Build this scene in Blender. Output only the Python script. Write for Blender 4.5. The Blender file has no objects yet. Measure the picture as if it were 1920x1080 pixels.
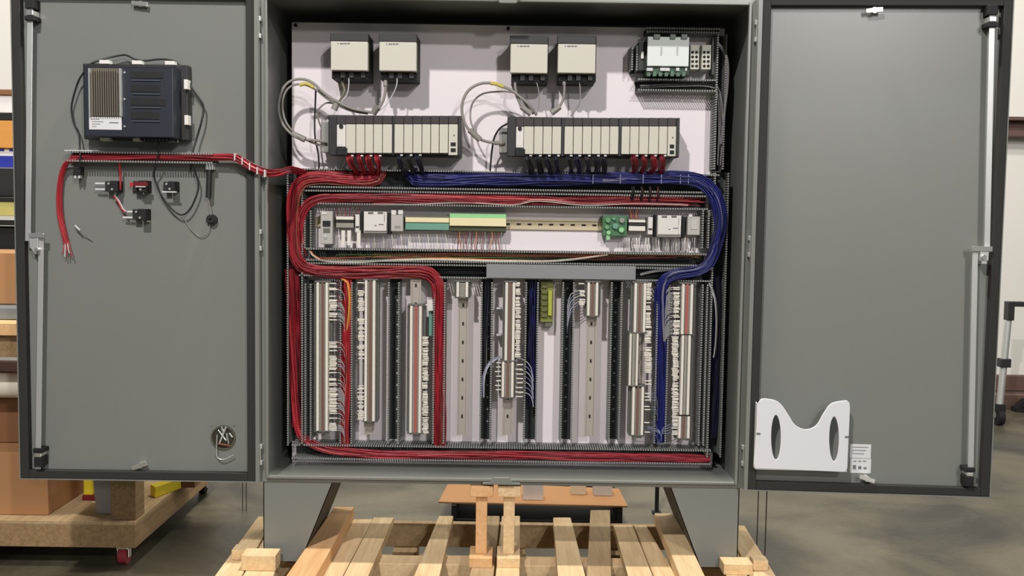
import bpy, math, random
from mathutils import Vector, Matrix
random.seed(7)
sc = bpy.context.scene
col = sc.collection

# ------------------------------------------------------------------ camera
CAM = Vector((0.0157, -3.1763, 1.3042))
YAW, PITCH, ROLL, FPX = 0.0026, 0.0707, 0.0146, 1900.0
cy_, sy_, cp_, sp_ = math.cos(YAW), math.sin(YAW), math.cos(PITCH), math.sin(PITCH)
FW = Vector((sy_*cp_, cy_*cp_, -sp_)); R0 = Vector((cy_, -sy_, 0)); U0 = R0.cross(FW)
RT = math.cos(ROLL)*R0 + math.sin(ROLL)*U0
UP = -math.sin(ROLL)*R0 + math.cos(ROLL)*U0
cd = bpy.data.cameras.new('camera'); cd.sensor_width = 36; cd.lens = FPX/1920*36; cd.clip_end = 100
cam = bpy.data.objects.new('camera', cd); col.objects.link(cam); sc.camera = cam
M = Matrix.Identity(4)
for i in range(3):
    M[i][0] = RT[i]; M[i][1] = UP[i]; M[i][2] = -FW[i]; M[i][3] = CAM[i]
cam.matrix_world = M

# ------------------------------------------------------------------ light
sc.view_settings.view_transform = 'Standard'; sc.view_settings.look = 'None'
sc.view_settings.gamma = 1; sc.view_settings.use_curve_mapping = False
sc.view_settings.exposure = 0.0
w = bpy.data.worlds.new('world'); sc.world = w; w.use_nodes = True
w.node_tree.nodes['Background'].inputs[0].default_value = (0.95, 0.98, 1.0, 1)
w.node_tree.nodes['Background'].inputs[1].default_value = 0.14
def lamp(name, loc, power, rad=0.12, c=(1.0, 0.965, 0.90)):
    l = bpy.data.lights.new(name, 'POINT'); l.energy = power; l.shadow_soft_size = rad; l.color = c
    o = bpy.data.objects.new(name, l); col.objects.link(o); o.location = loc; return o


lamp('high_bay_lamp', (-1.12, -3.9, 4.55), 730, .08, (1, .95, .93))
lamp('high_bay_lamp', (2.2, -6.8, 4.3), 580, .10, (1, .96, .95))
lamp('high_bay_lamp', (3.6, -12.0, 4.3), 620, .3, (1, .96, .95))
lamp('high_bay_lamp', (0.25, -.22, 4.4), 520, .10, (1, .96, .86))
lamp('high_bay_lamp', (-0.3, 1.1, 4.4), 260, .12, (1, .96, .86))
lamp('high_bay_lamp', (4.2, 1.2, 4.3), 110, .25, (1, .97, .90))
lamp('high_bay_lamp', (-3.6, 1.2, 4.3), 110, .25, (1, .97, .90))

# ------------------------------------------------------------------ materials
def lin(c): return tuple(((v/255)/12.92 if v/255 <= .04045 else (((v/255)+.055)/1.055)**2.4) for v in c)
MATS = {}
def mat(name, c, rough=.5, metal=0.0, var=.08, scale=18.0, emit=0, alpha=None):
    if name in MATS: return MATS[name]
    m = bpy.data.materials.new(name); m.use_nodes = True; nt = m.node_tree
    b = nt.nodes['Principled BSDF']; lc = lin(c)
    n = nt.nodes.new('ShaderNodeTexNoise'); n.inputs['Scale'].default_value = scale; n.inputs['Detail'].default_value = 4
    tc = nt.nodes.new('ShaderNodeTexCoord'); nt.links.new(tc.outputs['Object'], n.inputs['Vector'])
    mx = nt.nodes.new('ShaderNodeMix'); mx.data_type = 'RGBA'
    mx.inputs[6].default_value = tuple(v*(1-var) for v in lc)+(1,)
    mx.inputs[7].default_value = tuple(min(1, v*(1+var)) for v in lc)+(1,)
    nt.links.new(n.outputs['Fac'], mx.inputs[0]); nt.links.new(mx.outputs[2], b.inputs['Base Color'])
    b.inputs['Roughness'].default_value = rough; b.inputs['Metallic'].default_value = metal
    MATS[name] = m; return m
paint = mat('grey_enclosure_paint', (126, 129, 124), .31, 0, .02, 3)
# fine orange-peel relief in the paint
def add_bump(m, scale, strength, dist=.001):
    nt = m.node_tree; b = nt.nodes['Principled BSDF']
    n = nt.nodes.new('ShaderNodeTexNoise'); n.inputs['Scale'].default_value = scale; n.inputs['Detail'].default_value = 3
    tc = nt.nodes.new('ShaderNodeTexCoord'); nt.links.new(tc.outputs['Object'], n.inputs['Vector'])
    bu = nt.nodes.new('ShaderNodeBump'); bu.inputs['Strength'].default_value = strength; bu.inputs['Distance'].default_value = dist
    nt.links.new(n.outputs['Fac'], bu.inputs['Height']); nt.links.new(bu.outputs['Normal'], b.inputs['Normal'])
add_bump(paint, 500, .12)
white_panel = mat('white_powder_coat', (238, 230, 232), .45, 0, .015, 4)
gasket_m = mat('black_rubber_gasket', (44, 44, 40), .8)
steel = mat('zinc_steel', (205, 208, 205), .38, .55, .04)
chrome = mat('bright_plated_steel', (235, 235, 230), .2, .85, .03)
tansteel = mat('yellow_zinc_rail', (205, 192, 160), .42, .45, .04)
railgrey = mat('galvanised_rail', (190, 182, 172), .45, .4, .04)
ductm = mat('grey_duct_plastic', (142, 144, 140), .55, 0, .05)
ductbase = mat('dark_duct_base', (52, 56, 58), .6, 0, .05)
black = mat('black_plastic', (38, 38, 39), .5)
dblack = mat('matte_black', (22, 22, 24), .7)
navy = mat('dark_navy_shell', (46, 50, 60), .42, .2)
cream = mat('cream_module_plastic', (208, 206, 191), .5, 0, .02)
lightgrey = mat('light_grey_plastic', (224, 222, 216), .5, 0, .02)
offwhite = mat('off_white_plastic', (232, 228, 216), .5, 0, .02)
termgrey = mat('terminal_grey_plastic', (150, 148, 138), .55, 0, .06, 60)
termdark = mat('terminal_side_grey', (104, 104, 98), .6, 0, .06, 60)
palegreen = mat('pale_green_terminal', (150, 214, 150), .5)
teal = mat('teal_terminal', (108, 160, 140), .5)
yellowcream = mat('cream_yellow_strip', (238, 226, 180), .5)
pcb = mat('green_circuit_board', (70, 118, 80), .45, 0, .2, 90)
olive = mat('olive_green_block', (128, 134, 62), .5, 0, .15, 60)
red1 = mat('red_wire', (160, 32, 44), .4, 0, .1); red2 = mat('dark_red_wire', (112, 20, 30), .45, 0, .1)
red3 = mat('bright_red_wire', (188, 52, 56), .38)
blue1 = mat('blue_wire', (28, 34, 108), .4); blue2 = mat('dark_blue_wire', (15, 17, 52), .45)
wwire = mat('white_wire', (215, 215, 218), .45); gwire = mat('grey_cable', (148, 144, 138), .5)
lbl = mat('pale_blue_grey_wire', (132, 138, 170), .45)
bwire = mat('black_cable', (32, 33, 34), .5)
orange = mat('orange_wire', (226, 120, 40), .45); ywire = mat('yellow_wire', (205, 190, 80), .5)
brownw = mat('brown_wire', (120, 70, 44), .5); greenw = mat('green_wire', (70, 120, 60), .5)
paper = mat('white_label_paper', (222, 222, 222), .7, 0, .03)
ink = mat('faded_ink', (120, 120, 122), .8)
pocket_m = mat('white_pocket_plastic', (228, 229, 232), .5, 0, .01)
card = mat('corrugated_cardboard', (172, 126, 84), .85, 0, .07, 6)
card_d = mat('brown_cardboard', (128, 90, 58), .85, 0, .08, 6)
yellow = mat('yellow_plastic', (222, 200, 40), .5)
yellowgreen = mat('pale_olive_bin', (186, 182, 110), .6)
bluebox = mat('blue_carton_print', (38, 52, 160), .6)
redm = mat('red_caster_rubber', (150, 50, 58), .5)
cream_roll = mat('cream_plastic_tube', (226, 218, 200), .6)
wall_m = mat('off_white_wall_paint', (226, 224, 217), .7, 0, .03, 1.2)
brownm = mat('brown_painted_steel', (98, 74, 66), .6, 0, .05)
def wood(name, c1, c2, sx=3, rough=.75):
    m = bpy.data.materials.new(name); m.use_nodes = True; nt = m.node_tree; b = nt.nodes['Principled BSDF']
    tc = nt.nodes.new('ShaderNodeTexCoord'); mp = nt.nodes.new('ShaderNodeMapping')
    mp.inputs['Scale'].default_value = (22, 1.6, 22)
    oi = nt.nodes.new('ShaderNodeObjectInfo'); ad = nt.nodes.new('ShaderNodeVectorMath'); ad.operation = 'ADD'
    nt.links.new(tc.outputs['Object'], ad.inputs[0])
    ml = nt.nodes.new('ShaderNodeMath'); ml.operation = 'MULTIPLY'; ml.inputs[1].default_value = 30
    nt.links.new(oi.outputs['Random'], ml.inputs[0]); nt.links.new(ml.outputs[0], ad.inputs[1])
    nt.links.new(ad.outputs[0], mp.inputs['Vector'])
    n = nt.nodes.new('ShaderNodeTexNoise'); n.inputs['Scale'].default_value = sx; n.inputs['Detail'].default_value = 6
    n.inputs['Distortion'].default_value = .6
    nt.links.new(mp.outputs[0], n.inputs['Vector'])
    cr = nt.nodes.new('ShaderNodeValToRGB'); cr.color_ramp.elements[0].position = .3; cr.color_ramp.elements[1].position = .68
    cr.color_ramp.elements[0].color = lin(c1)+(1,); cr.color_ramp.elements[1].color = lin(c2)+(1,)
    nt.links.new(n.outputs['Fac'], cr.inputs[0]); nt.links.new(cr.outputs[0], b.inputs['Base Color'])
    b.inputs['Roughness'].default_value = rough
    MATS[name] = m; return m
pine = wood('fresh_pine', (212, 180, 134), (232, 206, 162))
pine_o = wood('orange_pine', (212, 164, 112), (226, 184, 134))
pine_w = wood('weathered_pine', (164, 138, 102), (186, 160, 122))
ply = wood('plywood', (132, 106, 72), (160, 132, 94))
def concrete():
    m = bpy.data.materials.new('polished_concrete'); m.use_nodes = True; nt = m.node_tree; b = nt.nodes['Principled BSDF']
    tc = nt.nodes.new('ShaderNodeTexCoord')
    n = nt.nodes.new('ShaderNodeTexNoise'); n.inputs['Scale'].default_value = 1.7; n.inputs['Detail'].default_value = 8; n.inputs['Distortion'].default_value = .7
    n2 = nt.nodes.new('ShaderNodeTexNoise'); n2.inputs['Scale'].default_value = 40; n2.inputs['Detail'].default_value = 4
    nt.links.new(tc.outputs['Object'], n.inputs['Vector']); nt.links.new(tc.outputs['Object'], n2.inputs['Vector'])
    cr = nt.nodes.new('ShaderNodeValToRGB'); e = cr.color_ramp.elements
    e[0].position = .38; e[1].position = .62
    e[0].color = lin((48, 45, 36))+(1,); e[1].color = lin((106, 100, 82))+(1,)
    mx = nt.nodes.new('ShaderNodeMix'); mx.data_type = 'FLOAT'; mx.inputs[0].default_value = .12
    nt.links.new(n.outputs['Fac'], mx.inputs[2]); nt.links.new(n2.outputs['Fac'], mx.inputs[3])
    nt.links.new(mx.outputs[0], cr.inputs[0]); nt.links.new(cr.outputs[0], b.inputs['Base Color'])
    b.inputs['Roughness'].default_value = .42
    MATS['concrete'] = m; return m
conc = concrete()

# ------------------------------------------------------------------ helpers
def ray(px, py): return (FW*FPX + RT*(px-960) - UP*(py-540)).normalized()
def at(px, py, Y=.25):
    d = ray(px, py); return CAM + d*((Y-CAM.y)/d.y)
def atz(px, py, z):
    d = ray(px, py); return CAM + d*((z-CAM.z)/d.z)
Z0, H, HX, HY, AR = .45, 1.534, .7635, -.015, .0635
Ou = Vector((math.cos(AR), -math.sin(AR), 0)); On = Vector((-math.sin(AR), -math.cos(AR), 0)); OR = Vector((HX, HY, 0))
def rd(u, n, z): return OR + Ou*u + On*n + Vector((0, 0, z))     # right-door coordinates -> world
def atR(px, py, N=.0):
    d = ray(px, py); t = (N - (CAM-OR).dot(On))/d.dot(On); p = CAM + d*t; q = p-OR
    return q.dot(Ou), q.z
WM = {}
class MB:
    def __init__(s): s.v = []; s.f = []; s.m = []; s.s = []; s.ms = []
    def mi(s, m):
        if m not in s.ms: s.ms.append(m)
        return s.ms.index(m)
    def add(s, vs, fs, m, smooth=False):
        k = len(s.v); s.v += [Vector(v) for v in vs]; i = s.mi(m)
        for f in fs: s.f.append([k+a for a in f]); s.m.append(i); s.s.append(smooth)
        return s
    def hexa(s, p, m):   # p: 4 front corners + 4 back corners
        return s.add(p, [(0,1,2,3),(7,6,5,4),(0,4,5,1),(1,5,6,2),(2,6,7,3),(3,7,4,0)], m)
    def box(s, a, b, m):
        x0,x1 = sorted((a[0],b[0])); y0,y1 = sorted((a[1],b[1])); z0,z1 = sorted((a[2],b[2]))
        return s.hexa([(x0,y0,z0),(x1,y0,z0),(x1,y0,z1),(x0,y0,z1),(x0,y1,z0),(x1,y1,z0),(x1,y1,z1),(x0,y1,z1)], m)
    def pb(s, x0, y0, x1, y1, Yf, Yb, m):  # pixel rectangle on plane Yf, extruded back to Yb
        xm, ym = (x0+x1)/2, (y0+y1)/2
        return s.box((at(x0,ym,Yf).x, Yf, at(xm,y1,Yf).z), (at(x1,ym,Yf).x, Yb, at(xm,y0,Yf).z), m)
    def rb(s, u0, z0, u1, z1, n0, n1, m):  # box in right-door coordinates
        return s.hexa([rd(u0,n1,z0),rd(u1,n1,z0),rd(u1,n1,z1),rd(u0,n1,z1),rd(u0,n0,z0),rd(u1,n0,z0),rd(u1,n0,z1),rd(u0,n0,z1)], m)
    def rpb(s, x0, y0, x1, y1, n0, n1, m):
        xm, ym = (x0+x1)/2, (y0+y1)/2
        return s.rb(atR(x0,ym,n1)[0], atR(xm,y1,n1)[1], atR(x1,ym,n1)[0], atR(xm,y0,n1)[1], n0, n1, m)
    def tube(s, pts, r, m, n=6, cap=True):
        pts = [Vector(p) for p in pts]; N = len(pts); rs = r if isinstance(r, (list, tuple)) else [r]*N
        vs = []; prev = None
        for i, p in enumerate(pts):
            t = (pts[min(i+1,N-1)]-pts[max(i-1,0)])
            t = t.normalized() if t.length > 1e-9 else Vector((0,0,1))
            if prev is None:
                a = t.orthogonal().normalized()
            else:
                a = prev - t*prev.dot(t)
                a = a.normalized() if a.length > 1e-6 else t.orthogonal().normalized()
            prev = a; b = t.cross(a)
            for k in range(n):
                an = 2*math.pi*k/n; vs.append(p + (a*math.cos(an)+b*math.sin(an))*rs[i])
        fs = [(i*n+k, i*n+(k+1)%n, (i+1)*n+(k+1)%n, (i+1)*n+k) for i in range(N-1) for k in range(n)]
        s.add(vs, fs, m, True)
        if cap: s.add(vs[:n], [tuple(range(n))[::-1]], m); s.add(vs[-n:], [tuple(range(n))], m)
        return s
    def cyl(s, a, b, r, m, n=20):
        a = Vector(a); b = Vector(b); return s.tube([a, b], r, m, n)
    def disc_ring(s, c, ax, r0, r1, m, h=.004, n=24):
        c = Vector(c); ax = Vector(ax).normalized(); a = ax.orthogonal().normalized(); b = ax.cross(a); vs = []
        for hh, r in ((0,r0),(h,r0),(h,r1),(0,r1)):
            for k in range(n):
                an = 2*math.pi*k/n; vs.append(c+ax*hh+(a*math.cos(an)+b*math.sin(an))*r)
        fs = [(j*n+k, j*n+(k+1)%n, ((j+1)%4)*n+(k+1)%n, ((j+1)%4)*n+k) for j in range(4) for k in range(n)]
        return s.add(vs, fs, m)
    def prism(s, poly, ya, yb, m):  # poly of (x,z) extruded along y
        n = len(poly); vs = [(x,ya,z) for x,z in poly]+[(x,yb,z) for x,z in poly]
        return s.add(vs, [tuple(range(n)), tuple(range(2*n-1,n-1,-1))]+[(i,(i+n),(i+1)%n+n,(i+1)%n) for i in range(n)], m)
    def build(s, name, parent=None, bevel=0, seg=2):
        W = WM[parent] if parent else None
        if W is None:
            lo = [min(v[i] for v in s.v) for i in range(3)]; hi = [max(v[i] for v in s.v) for i in range(3)]
            org = Vector(((lo[0]+hi[0])/2, (lo[1]+hi[1])/2, lo[2])); W = Matrix.Translation(org)
            inv = W.inverted()
        else: inv = W.inverted()
        me = bpy.data.meshes.new(name); me.from_pydata([inv @ v for v in s.v], [], s.f)
        for mm in s.ms: me.materials.append(mm)
        me.polygons.foreach_set('material_index', s.m); me.polygons.foreach_set('use_smooth', s.s); me.update()
        o = bpy.data.objects.new(name, me); col.objects.link(o)
        if parent: o.parent = parent
        else: o.location = org
        WM[o] = W
        if bevel:
            b = o.modifiers.new('bevel', 'BEVEL'); b.width = bevel; b.segments = seg; b.limit_method = 'ANGLE'; b.angle_limit = math.radians(40)
        return o
def tag(o, label=None, cat=None, group=None, kind=None):
    if label: o['label'] = label
    if cat: o['category'] = cat
    if group: o['group'] = group
    if kind: o['kind'] = kind
    return o
def thing(name, label, cat, loc, rz=0, group=None):
    o = bpy.data.objects.new(name, None); col.objects.link(o); o.empty_display_size = .05
    o.location = loc; o.rotation_euler = (0,0,rz)
    WM[o] = Matrix.Translation(Vector(loc)) @ Matrix.Rotation(rz, 4, 'Z')
    return tag(o, label, cat, group)
def struct(mb, name, bevel=0): return tag(mb.build(name, bevel=bevel), kind='structure')
def smooth_path(P, step=.012):
    P = [Vector(p) for p in P]
    if len(P) < 3: 
        n = max(2, int((P[1]-P[0]).length/step)); return [P[0].lerp(P[1], i/n) for i in range(n+1)]
    out = []
    for i in range(len(P)-1):
        p0 = P[max(i-1,0)]; p1 = P[i]; p2 = P[i+1]; p3 = P[min(i+2,len(P)-1)]
        n = max(2, int((p2-p1).length/step))
        for k in range(n):
            t = k/n
            out.append(.5*((2*p1)+(p2-p0)*t+(2*p0-5*p1+4*p2-p3)*t*t+(3*p1-p0-3*p2+p3)*t**3))
    out.append(P[-1]); return out
def pxpath(L, Y=.19, step=.020):
    return smooth_path([at(p[0], p[1], p[2] if len(p) > 2 else Y) for p in L], step)
def bundle(mb, path, rx, rd_, n, mats, wr=.0016, flat=(0,1,0), wob=.34, sides=5, tail=0):
    """strands that run along a path, spread rx across and rd_ in depth"""
    N = len(path); dep = Vector(flat)
    for s in range(n):
        a = random.random()*2*math.pi; q = math.sqrt(random.random()); ph = random.random()*6.28; fr = random.uniform(.5, 1.6)
        ox, od = q*math.cos(a), q*math.sin(a); m = random.choice(mats); pts = []
        i0 = random.randint(0, tail) if tail else 0; i1 = N-(random.randint(0, tail) if tail else 0)
        for i in range(i0, i1):
            t = path[min(i+1,N-1)]-path[max(i-1,0)]; t.normalize()
            sd = t.cross(dep); sd = sd.normalized() if sd.length > 1e-5 else Vector((1,0,0))
            wv = wob*math.sin(ph+i*fr*.22); wv2 = wob*math.cos(ph*1.7+i*fr*.17)
            pts.append(path[i]+sd*rx*(ox+wv)*.85+dep*rd_*(od+wv2)*.85)
        if len(pts) > 2: mb.tube(pts, wr*random.uniform(.85,1.2), m, sides, False)
    return mb
PY = .25      # mounting panel face
DF = .174     # duct front
# ------------------------------------------------------------------ setting
struct(MB().box((-9,-9,-.1),(11,4.0,0), conc), 'floor')
wb = struct(MB().box((-9,3.95,0),(11,4.1,6), wall_m), 'wall_back')
struct(MB().box((-9,3.88,0),(11,3.95,.09), brownm).box((-9,3.90,.09),(11,3.95,.13), mat('dusty_brown',(136,112,104),.7)).box((-9,3.88,.13),(11,3.95,.235), brownm), 'baseboard_back', .004)
struct(MB().box((-9,3.82,1.90),(11,3.95,1.94), brownm).box((-9,3.90,1.94),(11,3.95,2.01), brownm).box((-9,3.82,2.01),(11,3.95,2.035), brownm), 'trim_1', .004)

# ------------------------------------------------------------------ the cabinet
cab = thing('electrical_cabinet', 'grey double-door steel control cabinet standing open on a wooden pallet', 'cabinet', (0, .23, .19))
W, D, T = .762, .46, .0025
Zt = Z0+H
b = MB()
b.box((-W,0.0,Z0),(-W+T,D,Zt),paint).box((W-T,0.0,Z0),(W,D,Zt),paint).box((-W+T,0,Z0),(W-T,D,Z0+T),paint).box((-W+T,0,Zt-T),(W-T,D,Zt),paint).box((-W+T,D-T,Z0+T),(W-T,D,Zt-T),paint)
for sx_ in (-1, 1): b.box((sx_*W,0,Z0),(sx_*(W+.007),.004,Zt),paint)
b.build('body', cab)
# front rim: flange turned in, then a raised gutter lip
lp = .020
for (x0,z0,x1,z1) in ((-W+T,Z0+T,-W+lp,Zt-T),(W-lp,Z0+T,W-T,Zt-T),(-W+lp,Z0+T,W-lp,Z0+lp),(-W+lp,Zt-lp,W-lp,Zt-T)):
    MB().box((x0,-.0,z0),(x1,.003,z1),paint).build('front_flange', cab)
g = .0065
for (x0,z0,x1,z1) in ((-W+lp-g,Z0+lp-g,-W+lp+.002,Zt-lp+g),(W-lp-.002,Z0+lp-g,W-lp+g,Zt-lp+g),(-W+lp+.002,Z0+lp-g,W-lp-.002,Z0+lp+.003),(-W+lp+.002,Zt-lp-.003,W-lp-.002,Zt-lp+g)):
    MB().box((x0,-.014,z0),(x1,.0,z1),paint).build('gutter_lip', cab, .0022)
# latch catch plates, bottom and top centre
for s, zc in ((1, Z0), (-1, Zt)):
    m = MB(); xc = at(940,900,0).x
    za, zb_ = zc+s*.006, zc+s*.030
    m.prism([(xc-.040,za),(xc+.040,za),(xc+.026,zb_),(xc-.026,zb_)][::s], -.024,-.014, paint)
    m.box((xc-.06,-.016,zc+s*.004),(xc+.06,-.0,zc+s*.012), paint)
    m.build('catch_plate', cab, .002)
ptop = 1.9375; pbot = at(940,872,PY).z
pan = MB().box((-.721,PY,pbot),(.721,PY+.003,ptop),white_panel).box((-.721,PY+.003,pbot),(-.715,PY+.02,ptop),white_panel).box((.715,PY+.003,pbot),(.721,PY+.02,ptop),white_panel).build('mounting_panel', cab, .001)
for px, py in ((555,48),(953,54),(1345,58),(555,858),(1340,868)):
    c = at(px,py,PY); MB().cyl((c.x,PY-.012,c.z),(c.x,PY,c.z),.0055,dblack,8).build('panel_bolt', pan)
# legs: front face with a slanted side, deep web behind it
def leg(s, y0, y1):
    zt_, zb2 = Z0, .19
    xo, xt, xb = s*.760, s*(.760-.222), s*(.760-.120)
    th = .003
    m = MB()
    m.prism([(xo,zb2),(xb,zb2),(xt,zt_),(xo,zt_)][::(1 if s<0 else -1)], y0, y0+th, paint)
    inner = mat('leg_inside_painted_shade', (58, 57, 52), .6)  # paint darkened on the inner web to stand in for shade
    # webs
    m.hexa([(xo,y0,zb2),(xo-s*th,y0,zb2),(xo-s*th,y0,zt_),(xo,y0,zt_),(xo,y1,zb2),(xo-s*th,y1,zb2),(xo-s*th,y1,zt_),(xo,y1,zt_)], paint)
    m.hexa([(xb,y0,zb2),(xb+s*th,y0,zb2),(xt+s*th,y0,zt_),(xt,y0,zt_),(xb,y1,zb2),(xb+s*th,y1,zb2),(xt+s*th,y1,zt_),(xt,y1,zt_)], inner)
    m.prism([(xo,zb2),(xb,zb2),(xt,zt_),(xo,zt_)][::(1 if s<0 else -1)], y1-th, y1, paint)
    m.build('leg', cab)
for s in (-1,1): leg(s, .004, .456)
# hinges
for s, ys in ((-1,(53,450,850)),(1,(60,462,852))):
    for py in ys:
        z = at(490 if s<0 else 1405, py, 0).z; m = MB(); x = s*(W+.004)
        m.cyl((x,-.020,z-.03),(x,-.020,z+.03),.0048,steel,10)
        for dz in (-.026,.026):
            m.box((x-s*.008,-.022,z+dz-.007),(x+s*.010,-.004,z+dz+.007),steel)
        m.build('hinge', cab, .001)

# ---- left door (swung right round, flat), inner face towards us
DW = .7551
LX0, LX1 = -HX-DW, -HX      # outer edge, hinge edge
DZ0, DZ1 = Z0+.005, Zt
m = MB().box((LX0,-.004,DZ0),(LX1,-.001,DZ1),paint)
for (x0,z0,x1,z1) in ((LX0,DZ0,LX0+.003,DZ1),(LX1-.012,DZ0,LX1,DZ1),(LX0+.003,DZ0,LX1-.012,DZ0+.003),(LX0+.003,DZ1-.003,LX1-.012,DZ1)):
    m.box((x0,-.032,z0),(x1,-.004,z1),paint)
ld = m.build('door', cab); tag(ld, 'left cabinet door swung open, carrying a computer and wiring on its inner face')
gw = .025
for (x0,z0,x1,z1) in ((LX0+.004,DZ0+.004,LX0+.004+gw,DZ1-.004),(LX1-.013-gw,DZ0+.004,LX1-.013,DZ1-.004),(LX0+.004+gw,DZ0+.004,LX1-.013-gw,DZ0+.004+gw),(LX0+.004+gw,DZ1-.004-gw,LX1-.013-gw,DZ1-.004)):
    MB().box((x0,-.030,z0),(x1,-.006,z1),gasket_m).build('gasket', ld, .002)
# right door
m = MB().rb(0,DZ0,DW,DZ1,-.001,.003,paint)
for (u0,z0,u1,z1) in ((DW-.003,DZ0,DW,DZ1),(0,DZ0,.012,DZ1),(.012,DZ0,DW-.003,DZ0+.003),(.012,DZ1-.003,DW-.003,DZ1)):
    m.rb(u0,z0,u1,z1,.003,.030,paint)
rdo = m.build('door', cab); tag(rdo, 'right cabinet door swung open, with a white document pocket at its foot')
for (u0,z0,u1,z1) in ((.013,DZ0+.004,.013+gw,DZ1-.004),(DW-.004-gw,DZ0+.004,DW-.004,DZ1-.004),(.013+gw,DZ0+.004,DW-.004-gw,DZ0+.004+gw),(.013+gw,DZ1-.004-gw,DW-.004-gw,DZ1-.004)):
    MB().rb(u0,z0,u1,z1,.004,.029,gasket_m).build('gasket', rdo, .002)

# lock rods and linkage.  Left door in world coordinates, right in door coordinates
def lrod(parent, L, px0, px1, pya, pyb, N, m=steel):
    if L:
        a = at(px0, pya, -N); c = at(px1, pyb, -N)
        MB().hexa([(c.x-.0085,-N,c.z),(c.x+.0085,-N,c.z),(a.x+.0085,-N,a.z),(a.x-.0085,-N,a.z),(c.x-.0085,-N+.004,c.z),(c.x+.0085,-N+.004,c.z),(a.x+.0085,-N+.004,a.z),(a.x-.0085,-N+.004,a.z)],m).build('lock_rod', parent, .001)
    else:
        ua, za = atR(px0, pya, N); uc, zc = atR(px1, pyb, N); h = .0085
        MB().hexa([rd(uc-h,N,zc),rd(uc+h,N,zc),rd(ua+h,N,za),rd(ua-h,N,za),rd(uc-h,N-.004,zc),rd(uc+h,N-.004,zc),rd(ua+h,N-.004,za),rd(ua-h,N-.004,za)],m).build('lock_rod', parent, .001)
lrod(ld, 1, 56, 52, 14, 452, .040); lrod(ld, 1, 77, 71, 440, 880, .040)
lrod(rdo, 0, 1861, 1851, 14, 474, .040); lrod(rdo, 0, 1829, 1820, 470, 900, .040)
def guide(parent, L, px, py):
    # black nylon guide with a plated roller between
    for k, (dy, hh, mm, wd) in enumerate(((-.028,.030,dblack,.014),(.000,.016,chrome,.011),(.016,.014,dblack,.016))):
        mb = MB()
        if L:
            p = at(px, py, -.046); z = p.z-dy; mb.box((p.x-wd,-.050,z-hh/2),(p.x+wd,-.006,z+hh/2),mm)
        else:
            u, z = atR(px, py, .046); z -= dy; mb.rb(u-wd,z-hh/2,u+wd,z+hh/2,.006,.050,mm)
        mb.build('rod_guide' if mm is dblack else 'roller', parent, .002)
guide(ld, 1, 56, 24); guide(rdo, 0, 1861, 36)
def guide2(parent, L, px, py):
    for k, (dy, hh, mm, wd) in enumerate(((-.012,.014,dblack,.016),(.002,.012,chrome,.010),(.024,.030,dblack,.013))):
        mb = MB()
        if L:
            p = at(px, py, -.046); z = p.z-dy; mb.box((p.x-wd,-.050,z-hh/2),(p.x+wd,-.006,z+hh/2),mm)
        else:
            u, z = atR(px, py, .046); z -= dy; mb.rb(u-wd,z-hh/2,u+wd,z+hh/2,.006,.050,mm)
        mb.build('rod_guide' if mm is dblack else 'roller', parent, .002)
guide2(ld, 1, 72, 852); guide2(rdo, 0, 1818, 888)
# centre cam plates joining the rods
p = at(66,447,-.044); q = at(74,470,-.044)
MB().box((at(56,440,-.044).x,-.052,at(70,446,-.044).z),(at(84,440,-.044).x,-.04,at(70,437,-.044).z),chrome).build('link_bar', ld, .001)
MB().prism([(at(57,450,-.04).x,p.z),(at(74,450,-.04).x,p.z),(at(74,462,-.04).x,q.z+.01),(at(69,476,-.04).x,q.z-.012),(at(58,462,-.04).x,q.z+.01)],-.049,-.006,steel).build('cam_plate', ld, .0015)
MB().cyl((q.x-.004,-.058,q.z+.004),(q.x-.004,-.006,q.z+.004),.006,chrome,10).build('cam_bolt', ld)
u0, z0 = atR(1822,471,.046); u1, z1 = atR(1860,462,.046); MB().rb(u0,z0,u1,z1,.04,.052,chrome).build('link_bar', rdo, .001)
u0, z0 = atR(1836,495,.045); u1, z1 = atR(1854,468,.045); MB().rb(u0,z0+.01,u1,z1,.006,.048,steel).rb(u0+.006,z0,u1-.004,z0+.01,.006,.048,steel).build('cam_plate', rdo, .0015)
u0, z0 = atR(1844,482,.05); MB().cyl(rd(u0,.0,z0),rd(u0,.058,z0),.007,chrome,10).build('cam_bolt', rdo)
# quarter-turn latches at the top and bottom edges
def latch_l(px, py, tilt):
    c = at(px, py, -.03); m = MB()
    m.cyl((c.x,-.004,c.z),(c.x,-.024,c.z),.009,chrome,12)
    d = Vector((math.cos(tilt),0,math.sin(tilt))); e = Vector((-d.z,0,d.x)); c = Vector((c.x,-.026,c.z))
    P = [c-d*.028-e*.006, c+d*.022-e*.007, c+d*.022+e*.007, c-d*.028+e*.006]
    m.hexa(P+[v+Vector((0,.006,0)) for v in P], chrome); m.build('latch', ld, .001)
latch_l(262,6,-.1); latch_l(261,874,.35)
def latch_r(px, py, tilt):
    u, z = atR(px, py, .028); m = MB(); m.cyl(rd(u,.003,z),rd(u,.03,z),.009,chrome,12)
    d = (math.cos(tilt), math.sin(tilt)); P = []
    for n in (.032,.026):
        for a_, b_ in ((-.026,-.006),(.024,-.007),(.024,.007),(-.026,.006)):
            P.append(rd(u+d[0]*a_-d[1]*b_, n, z+d[1]*a_+d[0]*b_))
    m.hexa(P, chrome); m.build('latch', rdo, .001)
latch_r(1640,19,.1); latch_r(1626,898,-.3)

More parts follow.
